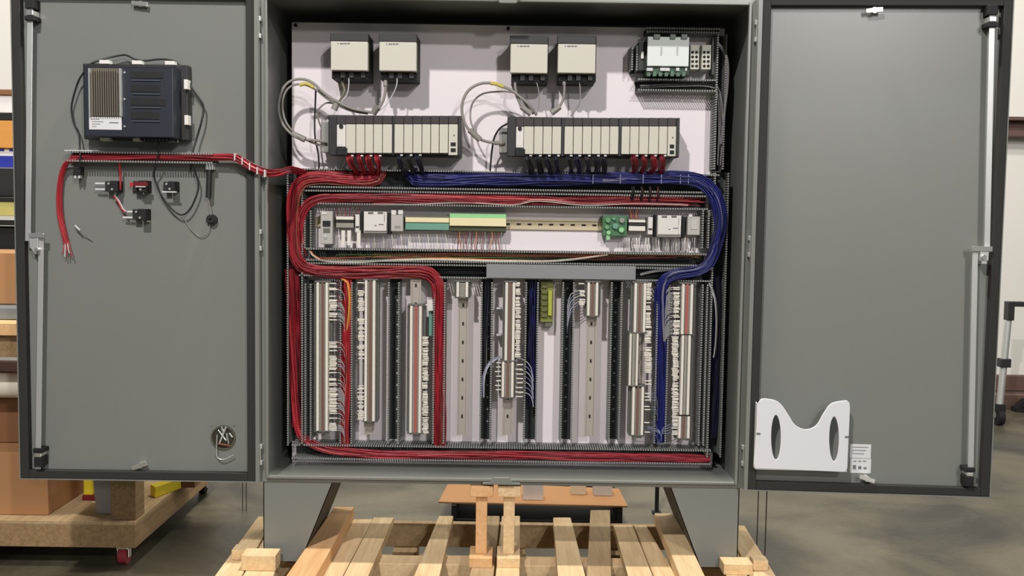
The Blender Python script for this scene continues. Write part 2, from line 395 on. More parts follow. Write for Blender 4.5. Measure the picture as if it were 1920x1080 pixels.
# ---- document pocket on the right door
def curve_plate(name, outer, holes, conv, th, m, parent):
    cu = bpy.data.curves.new(name, 'CURVE'); cu.dimensions = '2D'; cu.fill_mode = 'BOTH'; cu.extrude = th/2; cu.bevel_depth = .0015
    for loop in [outer]+holes:
        sp = cu.splines.new('POLY'); sp.points.add(len(loop)-1); sp.use_cyclic_u = True
        for i, (x, y) in enumerate(loop): sp.points[i].co = (x, y, 0, 1)
    tmp = bpy.data.objects.new(name, cu); me = bpy.data.meshes.new_from_object(tmp)
    vs = [Vector(v.co) for v in me.vertices]; fs = [tuple(p_.vertices) for p_ in me.polygons]
    bpy.data.objects.remove(tmp); mb = MB(); mb.add([conv(v) for v in vs], fs, m); return mb.build(name, parent)
def bez(P, n=8):
    P = [Vector((x, y, 0)) for x, y in P]; return [(v.x, v.y) for v in smooth_path(P, .008)]
NP = .062
C = lambda x, y: atR(x, y, NP)
pock = thing('document_pocket', 'white plastic document pocket with two oval cut-outs on the right door', 'document holder', rd(atR(1505,882,.03)[0], .003, atR(1505,882,.03)[1]), -AR)
outer = [C(1416,877),C(1414,870)] + [C(1423,755),C(1427,749),C(1434,748)] + bez([C(1434,748),C(1452,751),C(1465,760),C(1478,779),C(1491,798),C(1511,806),C(1531,798),C(1545,775),C(1558,758),C(1575,753),C(1588,752)])[1:] + [C(1592,756),C(1593,765),C(1588,878),C(1584,884),C(1576,884)]
def oval(cx, cy, rx, ry, n=28): 
    return [C(cx+rx*math.cos(2*math.pi*k/n), cy+ry*math.sin(2*math.pi*k/n)) for k in range(n)]
curve_plate('front_panel', outer, [oval(1455,820,10,43), oval(1564,823,10,43)], lambda v: rd(v.x, NP-.002+v.z, v.y), .002, pocket_m, pock)
ua, za = C(1416,880); ub, zb = C(1588,884)
m = MB(); m.rb(ua,za,ua+.003,C(1425,757)[1],.003,NP-.002,pocket_m); m.rb(ub-.003,za,ub,C(1590,757)[1],.003,NP-.002,pocket_m); m.rb(ua+.003,za,ub-.003,za+.003,.003,NP-.002,pocket_m)
m.build('side_wall', pock)
for x_, y_ in ((1422,813),(1588,819)):
    u, z = C(x_,y_); MB().rb(u-.006,z-.003,u+.006,z+.003,NP-.001,NP+.002,mat('clip_grey',(120,118,115))).build('clip', pock)
pl = MB().rpb(1594,833,1633,859,.003,.0036,paper); 
for k in range(3): pl.rpb(1598,838+k*6,1628-k*4,839.4+k*6,.0036,.0038,ink)
tag(pl.build('paper_label'), 'upper white printed label beside the document pocket', 'label')
pl = MB().rpb(1594,860,1633,887,.003,.0036,paper)
for k in range(3): pl.rpb(1600+k*9,864,1606+k*9,866,.0036,.0038,ink).rpb(1599+k*10,872+k*2,1605+k*10,880,.0036,.0038,ink)
tag(pl.build('paper_label'), 'lower white printed label beside the document pocket, with small drawings', 'label')
# ------------------------------------------------------------------ left door equipment
pc = thing('panel_computer', 'dark navy industrial computer with ribbed heat sink mounted on the left door', 'computer', (at(250,262,-.05).x, -.05, at(250,262,-.05).z))
F = -.115
MB().pb(156,120,352,262,-.045,-.004,black).build('mounting_bezel', pc, .003)
MB().pb(158,121,325,257,F,-.045,navy).build('housing', pc, .003)
MB().pb(162,121,325,126,F-.001,F+.001,black).build('top_lip', pc)
hs = MB().pb(166,128,227,218,F-.004,F,mat('heat_sink_back',(110,104,92),.5,.3)).build('heat_sink', pc)
for k in range(12):
    x = 172+k*4.2; MB().pb(x,129,x+1.8,217,F-.013,F-.004,mat('heat_sink_fin',(122,116,102),.5,.3)).build('fin', hs)
for x in (166,224): MB().pb(x,128,x+2.2,218,F-.014,F,steel).build('heat_sink_edge', hs)
l_ = MB().pb(167,219,228,243,F-.0015,F,paper); 
for k in range(4): l_.pb(172,223+k*4.5,172+[14,22,16,9][k],224.2+k*4.5,F-.002,F-.0014,ink)
l_.pb(205,229,222,231,F-.002,F-.0014,ink); l_.build('rating_label', pc)
for k in range(4):
    y = 139+k*25.5
    MB().pb(245,y-6,[306,300,310,298][k],y+8,F-.002,F,dblack).build('drive_bay', pc, .002)
    MB().pb(247,y+11,300,y+12.6,F-.004,F,mat('slot_trim',(92,96,108),.4,.4)).build('bay_trim', pc)
for y in (136,186,237): 
    c = at(234,y,F); MB().cyl((c.x,F-.003,c.z),(c.x,F,c.z),.003,steel,8).build('screw', pc)
for x_, y_ in ((195,116),(256,117),(318,118),(196,260),(258,261),(320,262)): MB().pb(x_-9,y_-3.5,x_+9,y_+3.5,-.062,-.03,lightgrey).build('mounting_clip', pc, .001)
for x_, y_ in ((348,158),(349,225)): MB().pb(x_-3.5,y_-9,x_+3.5,y_+9,-.062,-.03,lightgrey).build('mounting_clip', pc, .001)
for k in range(9): MB().pb(262+k*7,256,266+k*7,264,-.10,-.05,dblack).build('connector', pc)

def cable(name, L, Y, r, m, label, cat='cable', group=None, floor=None):
    mb = MB(); mb.tube(pxpath(L, Y, .01), r, m, 7); return tag(mb.build(name), label, cat, group)
cable('power_cable', [(168,122,-.05),(178,116,-.05),(205,108,-.035),(235,103,-.03),(250,110,-.035),(270,114,-.035),(302,111,-.035),(328,115,-.035),(342,128,-.035),(356,158,-.035),(376,188,-.035),(382,203,-.03),(378,228,-.035),(368,262,-.035),(360,292,-.045),(358,318,-.03)], -.04, .0032, bwire, 'black cord arching over the top and right side of the door computer')
cable('power_cable', [(160,133,-.05),(148,150,-.03),(138,180,-.025),(134,205,-.02),(139,232,-.02),(148,250,-.03),(150,285,-.055),(150,305,-.055),(147,316,-.05)], -.03, .0028, bwire, 'black cord bowing out left of the door computer')
cable('power_cable', [(297,256,-.06),(297,285,-.062),(292,310,-.05),(289,330,-.035),(300,362,-.03),(322,392,-.03),(341,403,-.03),(357,391,-.03),(370,362,-.03),(372,345,-.03),(366,322,-.035),(358,305,-.05)], -.04, .0028, bwire, 'black cord hanging in a V below the door duct')
cable('thin_grey_wire', [(340,404,-.01),(358,430,-.012),(374,443,-.014),(388,438,-.014),(394,420,-.015)], -.01, .0014, gwire, 'thin grey wire looping to the round black sensor')
# door duct
def hduct(parent, x0, x1, zt_, zb_, yb, yf, wall='both', pitch=.008, fw=.0052, mm=ductm, base=ductbase):
    MB().box((x0,yb-.002,zb_),(x1,yb,zt_),base).build('duct_base', parent)
    for z, sgn in ((zt_,-1),(zb_,1)):
        if wall == 'top' and sgn == 1 or wall == 'bottom' and sgn == -1: continue
        m = MB(); m.box((x0,yb-.016,z),(x1,yb-.002,z+sgn*.0018),mm)
        n = int((x1-x0)/pitch)
        for k in range(n):
            xa = x0+k*pitch+.001; m.box((xa,yf,z),(xa+fw,yb-.016,z+sgn*.0018),mm); m.box((xa,yf-.0016,z),(xa+fw,yf,z+sgn*.0055),mm)
        m.build('slotted_wall', parent)['kind'] = 'stuff'
def vduct(parent, x0, x1, zt_, zb_, yb, yf, pitch=.008, fw=.0052, mm=ductm, base=ductbase, holes=0):
    d = MB().box((x0,yb-.002,zb_),(x1,yb,zt_),base)
    if holes:
        z = zt_-.03
        while z > zb_+.02:
            xx = (x0+x1)/2 + (x1-x0)*.12*holes; d.cyl((xx,yb-.0028,z),(xx,yb-.002,z),.0036,mat('bare_hole',(190,190,188)),8); z -= .0415
    d.build('duct_base', parent)
    for x, sgn in ((x0,1),(x1,-1)):
        m = MB(); m.box((x,yb-.016,zb_),(x+sgn*.0018,yb-.002,zt_),mm)
        n = int((zt_-zb_)/pitch)
        for k in range(n):
            za = zb_+k*pitch+.001; m.box((x,yf,za),(x+sgn*.0018,yb-.016,za+fw),mm); m.box((x,yf-.0016,za),(x+sgn*.0055,yf,za+fw),mm)
        m.build('slotted_wall', parent)['kind'] = 'stuff'
x0, x1 = at(126,293,-.05).x, at(402,293,-.05).x; zt_, zb_ = at(260,285,-.05).z, at(260,305,-.05).z
dd = thing('wire_duct', 'slotted duct full of red wires across the left door below the computer', 'wire duct', ((x0+x1)/2,-.004,zb_))
hduct(dd, x0, x1, zt_, zb_, -.004, -.055)
MB().box((x0-.006,-.057,zt_),(x0+.10,-.004,zt_+.0025),lightgrey).build('duct_edge', dd)
m = MB(); bundle(m, pxpath([(134,296,-.04),(200,294,-.04),(300,293,-.04),(400,294,-.042),(436,294,-.046),(452,300,-.05),(468,311,-.05),(488,320,-.045),(506,325,-.03),(525,323,.02),(548,318,.13),(575,326,.19)]), .0105, .012, 34, [red1,red2,red2,red3,red1], .0022)
for k in range(5): 
    c = at(440+k*14,[294,302,312,320,325][k],-.06); m.box((c.x-.0015,-.062,c.z-.011),(c.x+.0015,-.034,c.z+.011),wwire)
tag(m.build('red_wire_bundle'), 'red wire bundle crossing from the left door duct into the cabinet', 'wires', None, 'stuff')
m = MB(); bundle(m, pxpath([(150,297,-.04),(132,300,-.045),(122,308,-.03),(114,330,-.02),(110,365,-.02),(112,405,-.02),(119,435,-.02),(125,458,-.02)]), .008, .008, 14, [red1,red3,red3,red1], .0022)
for k in range(5): m.tube(pxpath([(120+k*2,452,-.02),(119+k*3.2,464+random.random()*6,-.03),(117+k*4.5,472+random.random()*10,-.03)]), .0016, wwire if k%2 else red3, 5)
tag(m.build('red_wire_bundle'), 'loose red wires hanging at the left edge of the left door', 'wires', None, 'stuff')
m = MB(); m.tube(pxpath([(140,422,-.02),(148,430,-.03),(160,440,-.02),(172,450,-.012)]), .0015, gwire, 5).tube(pxpath([(141,423,-.025),(150,432,-.032)]), .003, wwire, 6)
tag(m.build('loose_wire'), 'single loose wire end with a white sleeve beside the hanging red wires', 'wire')
m = MB(); bundle(m, pxpath([(224,302,-.05),(225,320,-.03),(226,340,-.03),(225,356,-.03)]), .004, .003, 4, [red1,red3], .002)
bundle(m, pxpath([(213,366,-.03),(222,378,-.03),(229,392,-.03),(236,398,-.035)]), .004, .003, 4, [red3,wwire], .002)
tag(m.build('red_wire_drop'), 'short red wires dropping from the door duct to the switch contact blocks', 'wires', None, 'stuff')
def contact(px, py, s, label, wlab):
    c = at(px, py, -.04); t = thing('contact_block', label, 'switch', (c.x,-.004,c.z), 0)
    MB().box((c.x-.022*s,-.034,c.z-.014*s),(c.x-.003*s,-.004,c.z+.017*s),black).build('block', t, .0015)
    MB().box((c.x+.0*s,-.050,c.z-.016*s),(c.x+.023*s,-.004,c.z+.018*s),dblack).build('block', t, .0015)
    MB().cyl((c.x-.010*s,-.038,c.z+.009*s),(c.x-.010*s,-.034,c.z+.009*s),.0035,steel,8).build('screw', t)
    MB().cyl((c.x+.006*s,-.053,c.z-.008*s),(c.x+.006*s,-.05,c.z-.008*s),.0035,steel,8).build('screw', t)
    if wlab == 'left':
        for dz in (-.009,.009): MB().cyl((c.x-.055,-.025,c.z+dz),(c.x-.024,-.028,c.z+dz),.0035,wwire,8).build('wire_sleeve', t)
    if wlab == 'under':
        MB().box((c.x-.018,-.052,c.z-.018),(c.x+.026,-.045,c.z-.0145),wwire).build('wire_sleeve', t)
    return t
contact(209,350,1,'black switch contact block with two white sleeves at its left','left')
t = contact(262,350,1.05,'black switch contact block with red band, middle of the upper row','')
c = at(262,346,-.055); MB().box((c.x-.018,-.056,c.z-.004),(c.x+.024,-.05,c.z+.008),red2).build('red_band', t); MB().box((c.x-.012,-.058,c.z-.008),(c.x+.018,-.05,c.z-.005),wwire).build('wire_sleeve', t)
MB().box((c.x-.040,-.03,c.z-.006),(c.x-.026,-.01,c.z+.006),red3).build('red_terminal', t)
contact(317,350,.9,'black switch contact block above a white strip, right of the upper row','under')
t = contact(261,403,1.05,'black switch contact block set lowest on the left door','left')
c = at(276,403,-.03); MB().box((c.x-.002,-.03,c.z-.022),(c.x+.0015,-.004,c.z+.020),steel).build('bracket', t)
c = at(146,320,-.04); t = thing('cord_connector', 'small black cord connector with white pins under the left end of the door duct', 'connector', (c.x,-.02,c.z-.02))
MB().box((c.x-.010,-.05,c.z-.014),(c.x+.012,-.02,c.z+.012),dblack).build('plug', t, .002)
for dx in (-.006,.006): MB().box((c.x+dx-.0025,-.046,c.z-.023),(c.x+dx+.0025,-.03,c.z-.014),wwire).build('pin', t)
t = thing('door_stay', 'slim black cylinder hanging vertically right of the door contact blocks', 'device', (at(392,370,-.03).x,-.03,at(392,370,-.03).z))
a_ = at(393,318,-.028); c = at(391,371,-.028); MB().cyl(a_,c,.0085,black,14).build('barrel', t)
MB().box((a_.x-.010,-.036,a_.z),(a_.x+.014,-.004,a_.z+.02),steel).build('bracket', t)
MB().tube([c,at(394,392,-.028),at(395,404,-.02)],.0012,gwire,5).build('thin_wire', t)
c = at(396,412,-.02); t = thing('round_sensor', 'round black sensor on the left door under the slim cylinder', 'sensor', (c.x,-.004,c.z))
MB().cyl((c.x,-.004,c.z),(c.x,-.020,c.z),.0165,dblack,24).build('body', t, .002); MB().disc_ring((c.x,-.022,c.z),(0,-1,0),.006,.010,black).build('ring', t)
# round fan opening with a bent wire clip
c = at(419,820,-.004); t = thing('round_outlet', 'round recessed outlet with plated insides low on the left door', 'outlet', (c.x,-.004,c.z))
MB().disc_ring((c.x,-.004,c.z),(0,-1,0),.034,.039,mat('dull_rim',(96,94,80),.5,.3),.006,32).build('rim', t)
MB().cyl((c.x,-.0045,c.z),(c.x,-.006,c.z),.0345,mat('dark_olive',(52,50,40),.5),32).build('recess', t)
for a0, a1, mm in (((409,806),(424,826),chrome),((424,800),(412,830),steel),((425,812),(429,832),chrome),((409,832),(432,836),brownw),((415,800),(420,812),chrome),((430,812),(436,820),steel)):
    MB().tube([at(*a0,-.012),at(*a1,-.012)],.0035,mm,6).build('contact_strip', t)
MB().tube(pxpath([(407,815),(406,835),(406,854),(412,861),(422,861),(438,853)],-.02,.006),.0018,steel,6).build('wire_clip', t)
for x_, y_ in ((396,797),(438,797)):
    q = at(x_,y_,-.006); MB().cyl((q.x,-.004,q.z),(q.x,-.007,q.z),.0035,paint,8).build('stud', t)
# ------------------------------------------------------------------ ducts in the cabinet
def zmid(y, x=940, Y=DF): return at(x, y, Y).z
def xmid(x, y=620, Y=DF): return at(x, y, Y).x
def HD(x0, x1, y0, y1, label, xm=940, ym=400, **k):
    a, b_, zt, zb = xmid(x0,ym), xmid(x1,ym), zmid(y0,xm), zmid(y1,xm)
    t = thing('wire_duct', label, 'wire duct', ((a+b_)/2, PY, zb)); hduct(t, a, b_, zt, zb, PY, DF, **k); return t
def VD(x0, x1, y0, y1, label, ym=620, **k):
    a, b_ = xmid(x0,ym), xmid(x1,ym); zt, zb = at((x0+x1)/2,y0,DF).z, at((x0+x1)/2,y1,DF).z
    t = thing('wire_duct', label, 'wire duct', ((a+b_)/2, PY, zb)); vduct(t, a, b_, zt, zb, PY, DF, **k); return t
HD(547,1348,321,357,'long slotted duct right under the two module racks')
HD(568,1330,361,388,'slotted duct of red wires directly above the row of relays and breakers')
HD(573,1330,470,494,'slotted duct of brown and yellow wires directly below the relays and breakers')
HD(560,1342,497,523,'slotted duct with the plain grey cover, above the vertical terminal columns')
HD(546,1348,838,866,'lowest slotted duct, along the bottom of the mounting panel')
VD(538,568,321,836,'leftmost vertical duct, full height, packed with red wires',ym=580,holes=1)
VD(1332,1360,321,858,'rightmost vertical duct, full height, carrying the blue wires',ym=580,holes=1)
VD(570,584,392,466,'short vertical duct at the left end of the relay row',ym=430)
VD(1316,1330,392,466,'short vertical duct at the right end of the relay row',ym=430)
vd = [(637,661,0,'first'),(727,749,1,'second'),(812,835,0,'third'),(901,923,1,'fourth'),(984,1009,0,'fifth'),(1053,1076,.0,'sixth'),(1144,1166,.5,'seventh'),(1230,1254,0,'eighth')]
ends = ['carrying red and orange wires','empty and dark with a line of holes','carrying a thick red bundle','carrying thin dark and pale wires','carrying dark blue wires beside the white gap','right of the olive block','nearly empty, with a line of holes','carrying bright blue wires']
for (a, b_, h, o_), e in zip(vd, ends):
    VD(a, b_, 526, 832, '%s of the eight ducts between terminal columns, %s' % (o_, e), ym=620, holes=(1 if o_ in ('second','fourth','seventh') else (.3 if o_=='sixth' else 0)))
VD(571,584,528,826,'narrow vertical duct along the left side of the first terminal column')
VD(1314,1326,530,836,'narrow vertical duct along the right side of the last terminal column')
HD(1212,1352,52,62,'thin duct running above the white network switch',xm=1280,ym=60)
HD(1196,1344,148,171,'short dark duct directly below the network switch',xm=1270,ym=160)
VD(1341,1360,60,318,'vertical duct in the upper right corner beside the network switch',ym=200)
VD(1184,1196,84,132,'tiny dark duct stub left of the network switch',ym=105)
t = thing('duct_cover', 'plain grey cover strip clipped over the duct above the terminal columns', 'cover', (at(1052,524,.165).x, .168, at(1052,524,.165).z))
MB().pb(912,497,1192,523,.165,.1715,mat('duct_cover_grey',(140,141,143),.5,0,.01)).build('cover_strip', t, .001)
# little white labels between columns, bottom of panel
# ------------------------------------------------------------------ wires in the ducts
def WB(L, r, dep, n, mats, label, wr=.0022, tail=0, name='wire_bundle', wob=.34):
    m = MB(); bundle(m, pxpath(L), r, dep, n, mats, wr, wob=wob, tail=tail); return tag(m.build(name), label, 'wires', None, 'stuff')
R_ = [red1,red1,red1,red2,red2,red3,red1,red1,red2,red1,red1,brownw,mat('salmon_wire',(206,92,84),.4)]; RD = [red2,red2,red1]; B_ = [blue1,blue1,blue2]; BD = [blue2,blue2,dblack]
WB([(712,318,.20),(705,334,.19),(680,337,.185),(640,335,.18),(600,333,.18),(568,340,.175),(553,365,.172),(549,400,.172),(549,440,.172),(553,475,.172),(565,498,.175),(590,508,.178),(640,510,.178),(720,509,.178),(790,510,.178),(812,520,.178),(822,540,.18),(824,600,.19),(824,700,.19),(824,780,.19),(824,838,.195)], .0205, .016, 115, R_, 'thick red wire bundle sweeping round the left side and down the third vertical duct', .0024)
WB([(1320,378,.195),(1200,376,.195),(1100,377,.19),(980,375,.19),(860,374,.185),(760,372,.18),(650,371,.178),(600,373,.175),(575,385,.172),(563,410,.172),(560,445,.175),(565,480,.18)], .0155, .012, 62, R_+[red2], 'red wire bundle in the duct above the relay row', .0022, tail=18)
m = MB(); bundle(m, pxpath([(700,383,.180),(860,380,.178),(960,384,.176),(1010,376,.175),(1100,384,.176),(1180,382,.18),(1290,384,.19)]), .005, .004, 5, [offwhite,gwire,red3,red3], .0011)
tag(m.build('pale_wire_run'), 'thin pale wires lying over the red wires above the relay row', 'wires', None, 'stuff')
WB([(543,505,.20),(545,560,.20),(548,640,.205),(552,720,.205),(558,790,.20),(570,822,.195),(610,842,.19),(680,850,.185),(760,853,.183),(900,853,.183),(1050,855,.183),(1200,858,.185),(1330,861,.195)], .014, .014, 66, [red1,red2,red2,red3], 'red wire bundle down the leftmost duct and along the lowest duct', .0023)
WB([(548,495,.21),(551,560,.215),(554,640,.215),(556,740,.215),(558,800,.215)], .020, .010, 44, RD+[dblack], 'dark red wires deep inside the leftmost duct', .0023)
WB([(652,524,.19),(652,560,.19),(650,640,.19),(648,720,.19),(646,790,.19),(648,838,.195)], .0145, .014, 50, R_, 'red wire bundle down the first vertical duct', .0023)
m = MB(); bundle(m, pxpath([(640,522,.18),(652,530,.176),(656,560,.176),(654,600,.18),(650,640,.188)]), .006, .005, 8, [orange,orange,ywire], .0018); tag(m.build('orange_wire_bundle'), 'orange and yellow wires at the top of the first vertical duct', 'wires', None, 'stuff')
WB([(770,318,.20),(780,335,.19),(830,338,.19),(900,337,.188),(1000,336,.184),(1100,334,.18),(1200,334,.175),(1270,333,.172),(1310,338,.170),(1335,358,.168),(1348,390,.168),(1350,425,.168),(1342,460,.168),(1330,492,.17),(1308,508,.172),(1275,514,.174),(1250,524,.176),(1241,545,.18),(1240,600,.188),(1239,700,.19),(1238,790,.19),(1236,828,.2)], .0195, .016, 110, B_+B_+B_+B_+[blue1,blue2,lbl], 'thick blue wire bundle sweeping round the right side and down the eighth vertical duct', .0024)
m = MB(); bundle(m, pxpath([(1130,337,.168),(1230,331,.162),(1280,331,.158),(1315,340,.156),(1340,364,.154),(1352,400,.154),(1351,435,.156),(1338,468,.156),(1322,495,.158),(1300,508,.16),(1262,514,.16),(1247,535,.165),(1244,580,.17),(1246,640,.176)]), .008, .003, 4, [lbl,lbl,gwire], .0011)
for x_ in (1112,1163,1206,1240,1276,1291): 
    c = at(x_,335,.155); m.box((c.x-.0012,.155,c.z-.016),(c.x+.0012,.16,c.z+.014),lbl)
tag(m.build('pale_wire_run'), 'pale thin wires and ties lying on top of the blue bundle', 'wires', None, 'stuff')
WB([(1338,498,.21),(1342,560,.21),(1340,640,.215),(1338,740,.215),(1334,820,.215)], .018, .010, 38, BD+[blue2], 'dark blue wires deep inside the rightmost duct', .0022)
m = MB(); bundle(m, pxpath([(1330,530,.18),(1340,560,.175),(1343,600,.175),(1341,650,.178),(1338,670,.19)]), .005, .004, 5, [wwire,gwire], .0013); tag(m.build('pale_wire_run'), 'pale wires at the top of the rightmost duct, beside the last terminal column', 'wires', None, 'stuff')
WB([(997,524,.20),(997,600,.20),(997,680,.20),(997,760,.205)], .016, .012, 46, [blue2,blue1,blue2], 'dark blue wire bundle in the fifth vertical duct', .0023, tail=8)
m = MB(); bundle(m, pxpath([(915,524,.20),(912,580,.20),(909,640,.195),(908,700,.195),(905,740,.2)]), .008, .01, 14, [dblack,dblack,blue2,gwire], .002); bundle(m, pxpath([(938,668,.178),(918,680,.176),(907,705,.178),(905,745,.18)]), .006, .004, 6, [lbl,wwire], .0013); tag(m.build('dark_wire_bundle'), 'black and pale thin wires in the fourth vertical duct', 'wires', None, 'stuff')
m = MB()
for k in range(7): m.tube(pxpath([(972,672+k*11,.185),(985,676+k*10,.178),(996,690+k*9,.176),(1000,715+k*8,.182)]), .0012, lbl if k%2 else wwire, 5)
tag(m.build('pale_wire_run'), 'pale wires arching from the fifth terminal column into the dark blue bundle', 'wires', None, 'stuff')
m = MB()
for k in range(6): m.tube(pxpath([(1100,545+k*5,.185),(1085,545+k*5,.178),(1070,552+k*7,.176),(1064,575+k*8,.182),(1064,600+k*5,.2)]), .0012, lbl if k%2 else wwire, 5)
tag(m.build('pale_wire_run'), 'pale wires curving from the short terminal group into the sixth vertical duct', 'wires', None, 'stuff')
m = MB()
for k in range(8): m.tube(pxpath([(1214,800+k*2,.185),(1230,803+k*2,.178),(1240,815+k,.176),(1236,845,.19)] if k<4 else [(1262,775+k*5,.185),(1250,778+k*5,.178),(1240,800+k*2,.176),(1234,835,.19)]), .0012, lbl, 5)
tag(m.build('pale_wire_run'), 'pale wires curling into the bottom of the eighth vertical duct', 'wires', None, 'stuff')
m = MB(); bundle(m, pxpath([(580,486,.21),(700,483,.205),(850,482,.205),(1000,481,.205),(1150,480,.205),(1315,482,.21)]), .0115, .012, 76, [brownw,brownw,red2,brownw,mat("rust_wire",(150,80,30),.5),greenw,ywire,dblack], .0019, tail=12)
bundle(m, pxpath([(580,470,.185),(600,488,.178),(660,492,.176),(800,486,.176),(950,489,.176),(1050,489,.178),(1140,478,.185)]), .004, .004, 6, [offwhite,ywire,offwhite,orange], .0014)
tag(m.build('mixed_wire_bundle'), 'brown, yellow and pale wires in the duct below the relay row', 'wires', None, 'stuff')
m = MB(); bundle(m, pxpath([(1200,162,.20),(1260,160,.20),(1330,160,.20),(1348,175,.20),(1352,240,.20),(1350,310,.20)]), .008, .01, 16, [dblack,bwire,blue2,gwire], .002)
bundle(m, pxpath([(1346,80,.18),(1362,105,.176),(1364,150,.176),(1357,220,.178),(1352,270,.182)]), .004, .004, 5, [gwire,lbl], .0014)
tag(m.build('dark_wire_bundle'), 'dark wires running from under the network switch down the upper right duct', 'wires', None, 'stuff')
m = MB(); bundle(m, pxpath([(1200,514,.2),(1225,508,.19),(1260,505,.185)]), .006, .006, 7, [gwire,lbl,wwire], .0014)
bundle(m, pxpath([(790,508,.215),(850,508,.215),(905,508,.215)]), .010, .008, 12, [dblack,bwire], .002)
tag(m.build('dark_wire_bundle'), 'dark and grey wires at both ends of the grey duct cover', 'wires', None, 'stuff')

# ------------------------------------------------------------------ rails and terminal columns
def slots(mb, x, zt, zb, y, vertical=True, x1=None):
    pass
RY = .185
def vrail(xc, y0, y1, label, mm=railgrey, ym=620):
    x = at(xc,ym,RY).x; zt, zb = at(xc,y0,RY).z, at(xc,y1,RY).z
    t = thing('mounting_rail', label, 'rail', (x, RY+.007, zb), 0)
    h = .0175
    MB().box((x-.0125,RY+.0045,zb),(x+.0125,RY+.007,zt),mm).box((x-.0135,RY-.0005,zb),(x-.0125,RY+.007,zt),mm).box((x+.0125,RY-.0005,zb),(x+.0135,RY+.007,zt),mm).box((x-h,RY-.0015,zb),(x-.0125,RY-.0005,zt),mm).box((x+.0125,RY-.0015,zb),(x+h,RY-.0005,zt),mm).build('rail', t)
    for zz_ in (zb+.02, zt-.035): MB().box((x-.010,RY+.007,zz_),(x+.010,PY,zz_+.015),termdark).build('standoff', t, .001)
    z = zt-.02
    while z > zb+.01:
        MB().prism([(x-.003,z-.006),(x+.003,z-.006),(x+.003,z+.006),(x-.003,z+.006)], RY+.0038,RY+.0045, dblack).build('rail_slot', t); z -= .0625
    return t
def term(xl, xr, y0, y1, label, name='terminal_strip', side=9, stripe=None, barw=4.6, ym=620, body=termgrey, yf=.140):
    Yf = yf
    X = lambda x: at(x, ym, Yf).x
    xc = (xl+xr)/2; zt, zb = at(xc,y0,Yf).z, at(xc,y1,Yf).z
    t = thing(name, label, 'terminal strip', (X(xc), RY, zb))
    m = MB(); p = .0052; n = max(1, int((zt-zb)/p))
    for k in range(n):
        z = zb+k*p
        m.box((X(xl-side),Yf+.022,z+.0003),(X(xr+side),RY,z+p-.0004),termdark)
        m.box((X(xl-side*.45),Yf+.010,z+.0003),(X(xr+side*.45),Yf+.022,z+p-.0004),body)
    m.build('terminal_row', t)['kind'] = 'stuff'
    MB().box((X(xl-barw/2),Yf,zb),(X(xl+barw/2),Yf+.012,zt),offwhite).build('marker_strip', t, .0008)
    MB().box((X(xr-barw/2),Yf,zb),(X(xr+barw/2),Yf+.012,zt),offwhite).build('marker_strip', t, .0008)
    if stripe: MB().box((X(xc-2.2),Yf+.006,zb),(X(xc+2.2),Yf+.012,zt),stripe).build('jumper_bar', t)
    MB().box((X(xl-side*.8),Yf+.006,zt),(X(xr+side*.8),RY,zt+.005),termdark).build('end_stop', t, .0008)
    MB().box((X(xl-side*.8),Yf+.006,zb-.005),(X(xr+side*.8),RY,zb),termdark).build('end_stop', t, .0008)
    return t
def sleeves(xa, xb, ranges, label, direction, mats, dens=.85, duct=None, pitch=3.1, Y=.148):
    m = MB()
    for (ya, yb) in ranges:
        y = ya
        while y < yb:
            if random.random() < dens:
                j = random.uniform(-.8,.8); s0 = random.uniform(0,3); s1 = random.uniform(0,3)
                a = at(xa+s0, y+j*.3, Y+.004); c = at(xb-s1, y+j, Y)
                m.tube([a,c], .0024, mats[0], 5)
                if duct is not None:
                    out = xb if direction > 0 else xa; dx = direction
                    m.tube(pxpath([(out, y+j, Y),(out+dx*6, y+1, Y+.004),(duct, y+10, Y+.02),(duct+dx, y+24, Y+.036)], step=.01), .0011, random.choice(mats[1:]), 4, False)
            y += pitch
    return tag(m.build('sleeved_wires'), label, 'wires', 'sleeved wire ends of the terminal strips', 'stuff')
brn = mat('brown_jumper',(122,88,76),.5); redj = mat('red_jumper',(178,90,84),.5)
rl = 'vertical metal rail behind the terminal strip of column %s from the left'
vrail(604,528,814,rl%'one'); term(595.5,612.5,530,808,'full-height terminal strip in the first column, labels at its right','terminal_strip',9,brn)
sleeves(616,633,[(528,545),(556,602),(642,660),(668,702),(710,785),(794,808)],'white sleeved wire ends along the right of the first terminal strip',1,[offwhite,wwire,wwire,red1],.92,645)
vrail(693,527,815,rl%'two'); term(686,701,526,790,'full-height terminal strip in the second column, labels at its left','terminal_strip',8,brn)
sleeves(670,684,[(530,533),(545,583),(598,673),(724,788)],'white sleeved wire ends along the left of the second terminal strip',-1,[offwhite,wwire,red1],.9,None)
vrail(779,524,815,rl%'three'); term(771,788,574,812,'terminal strip in the third column starting lower than its neighbours','terminal_strip',9,redj)
sleeves(791,804,[(632,812)],'white sleeved wire ends along the right of the third terminal strip',1,[offwhite,wwire,red1],.92,None)
c = at(806,585,.19); t = thing('white_connector', 'small white connector above pale green blocks at the top of the third column', 'connector', (c.x,.24,at(806,600,.19).z))
MB().pb(801,562,812,583,.185,.24,lightgrey).build('plug', t, .001); MB().pb(804,583,811,630,.20,.24,teal).build('side_block', t, .001); MB().pb(788,570,802,573,.19,.194,lightgrey).build('strap', t)
vrail(868,526,816,'bare vertical rail with dark slots under the short two-bar terminal group')
term(857.5,874.5,529,557,'very short terminal group at the top of the mostly bare fourth rail','terminal_strip',8)
vrail(954,526,816,'vertical rail behind the long terminal strip next to the dark blue bundle')
term(949,962.5,530,676,'upper terminal strip of the fifth column, labels at its right','terminal_strip',7,brn)
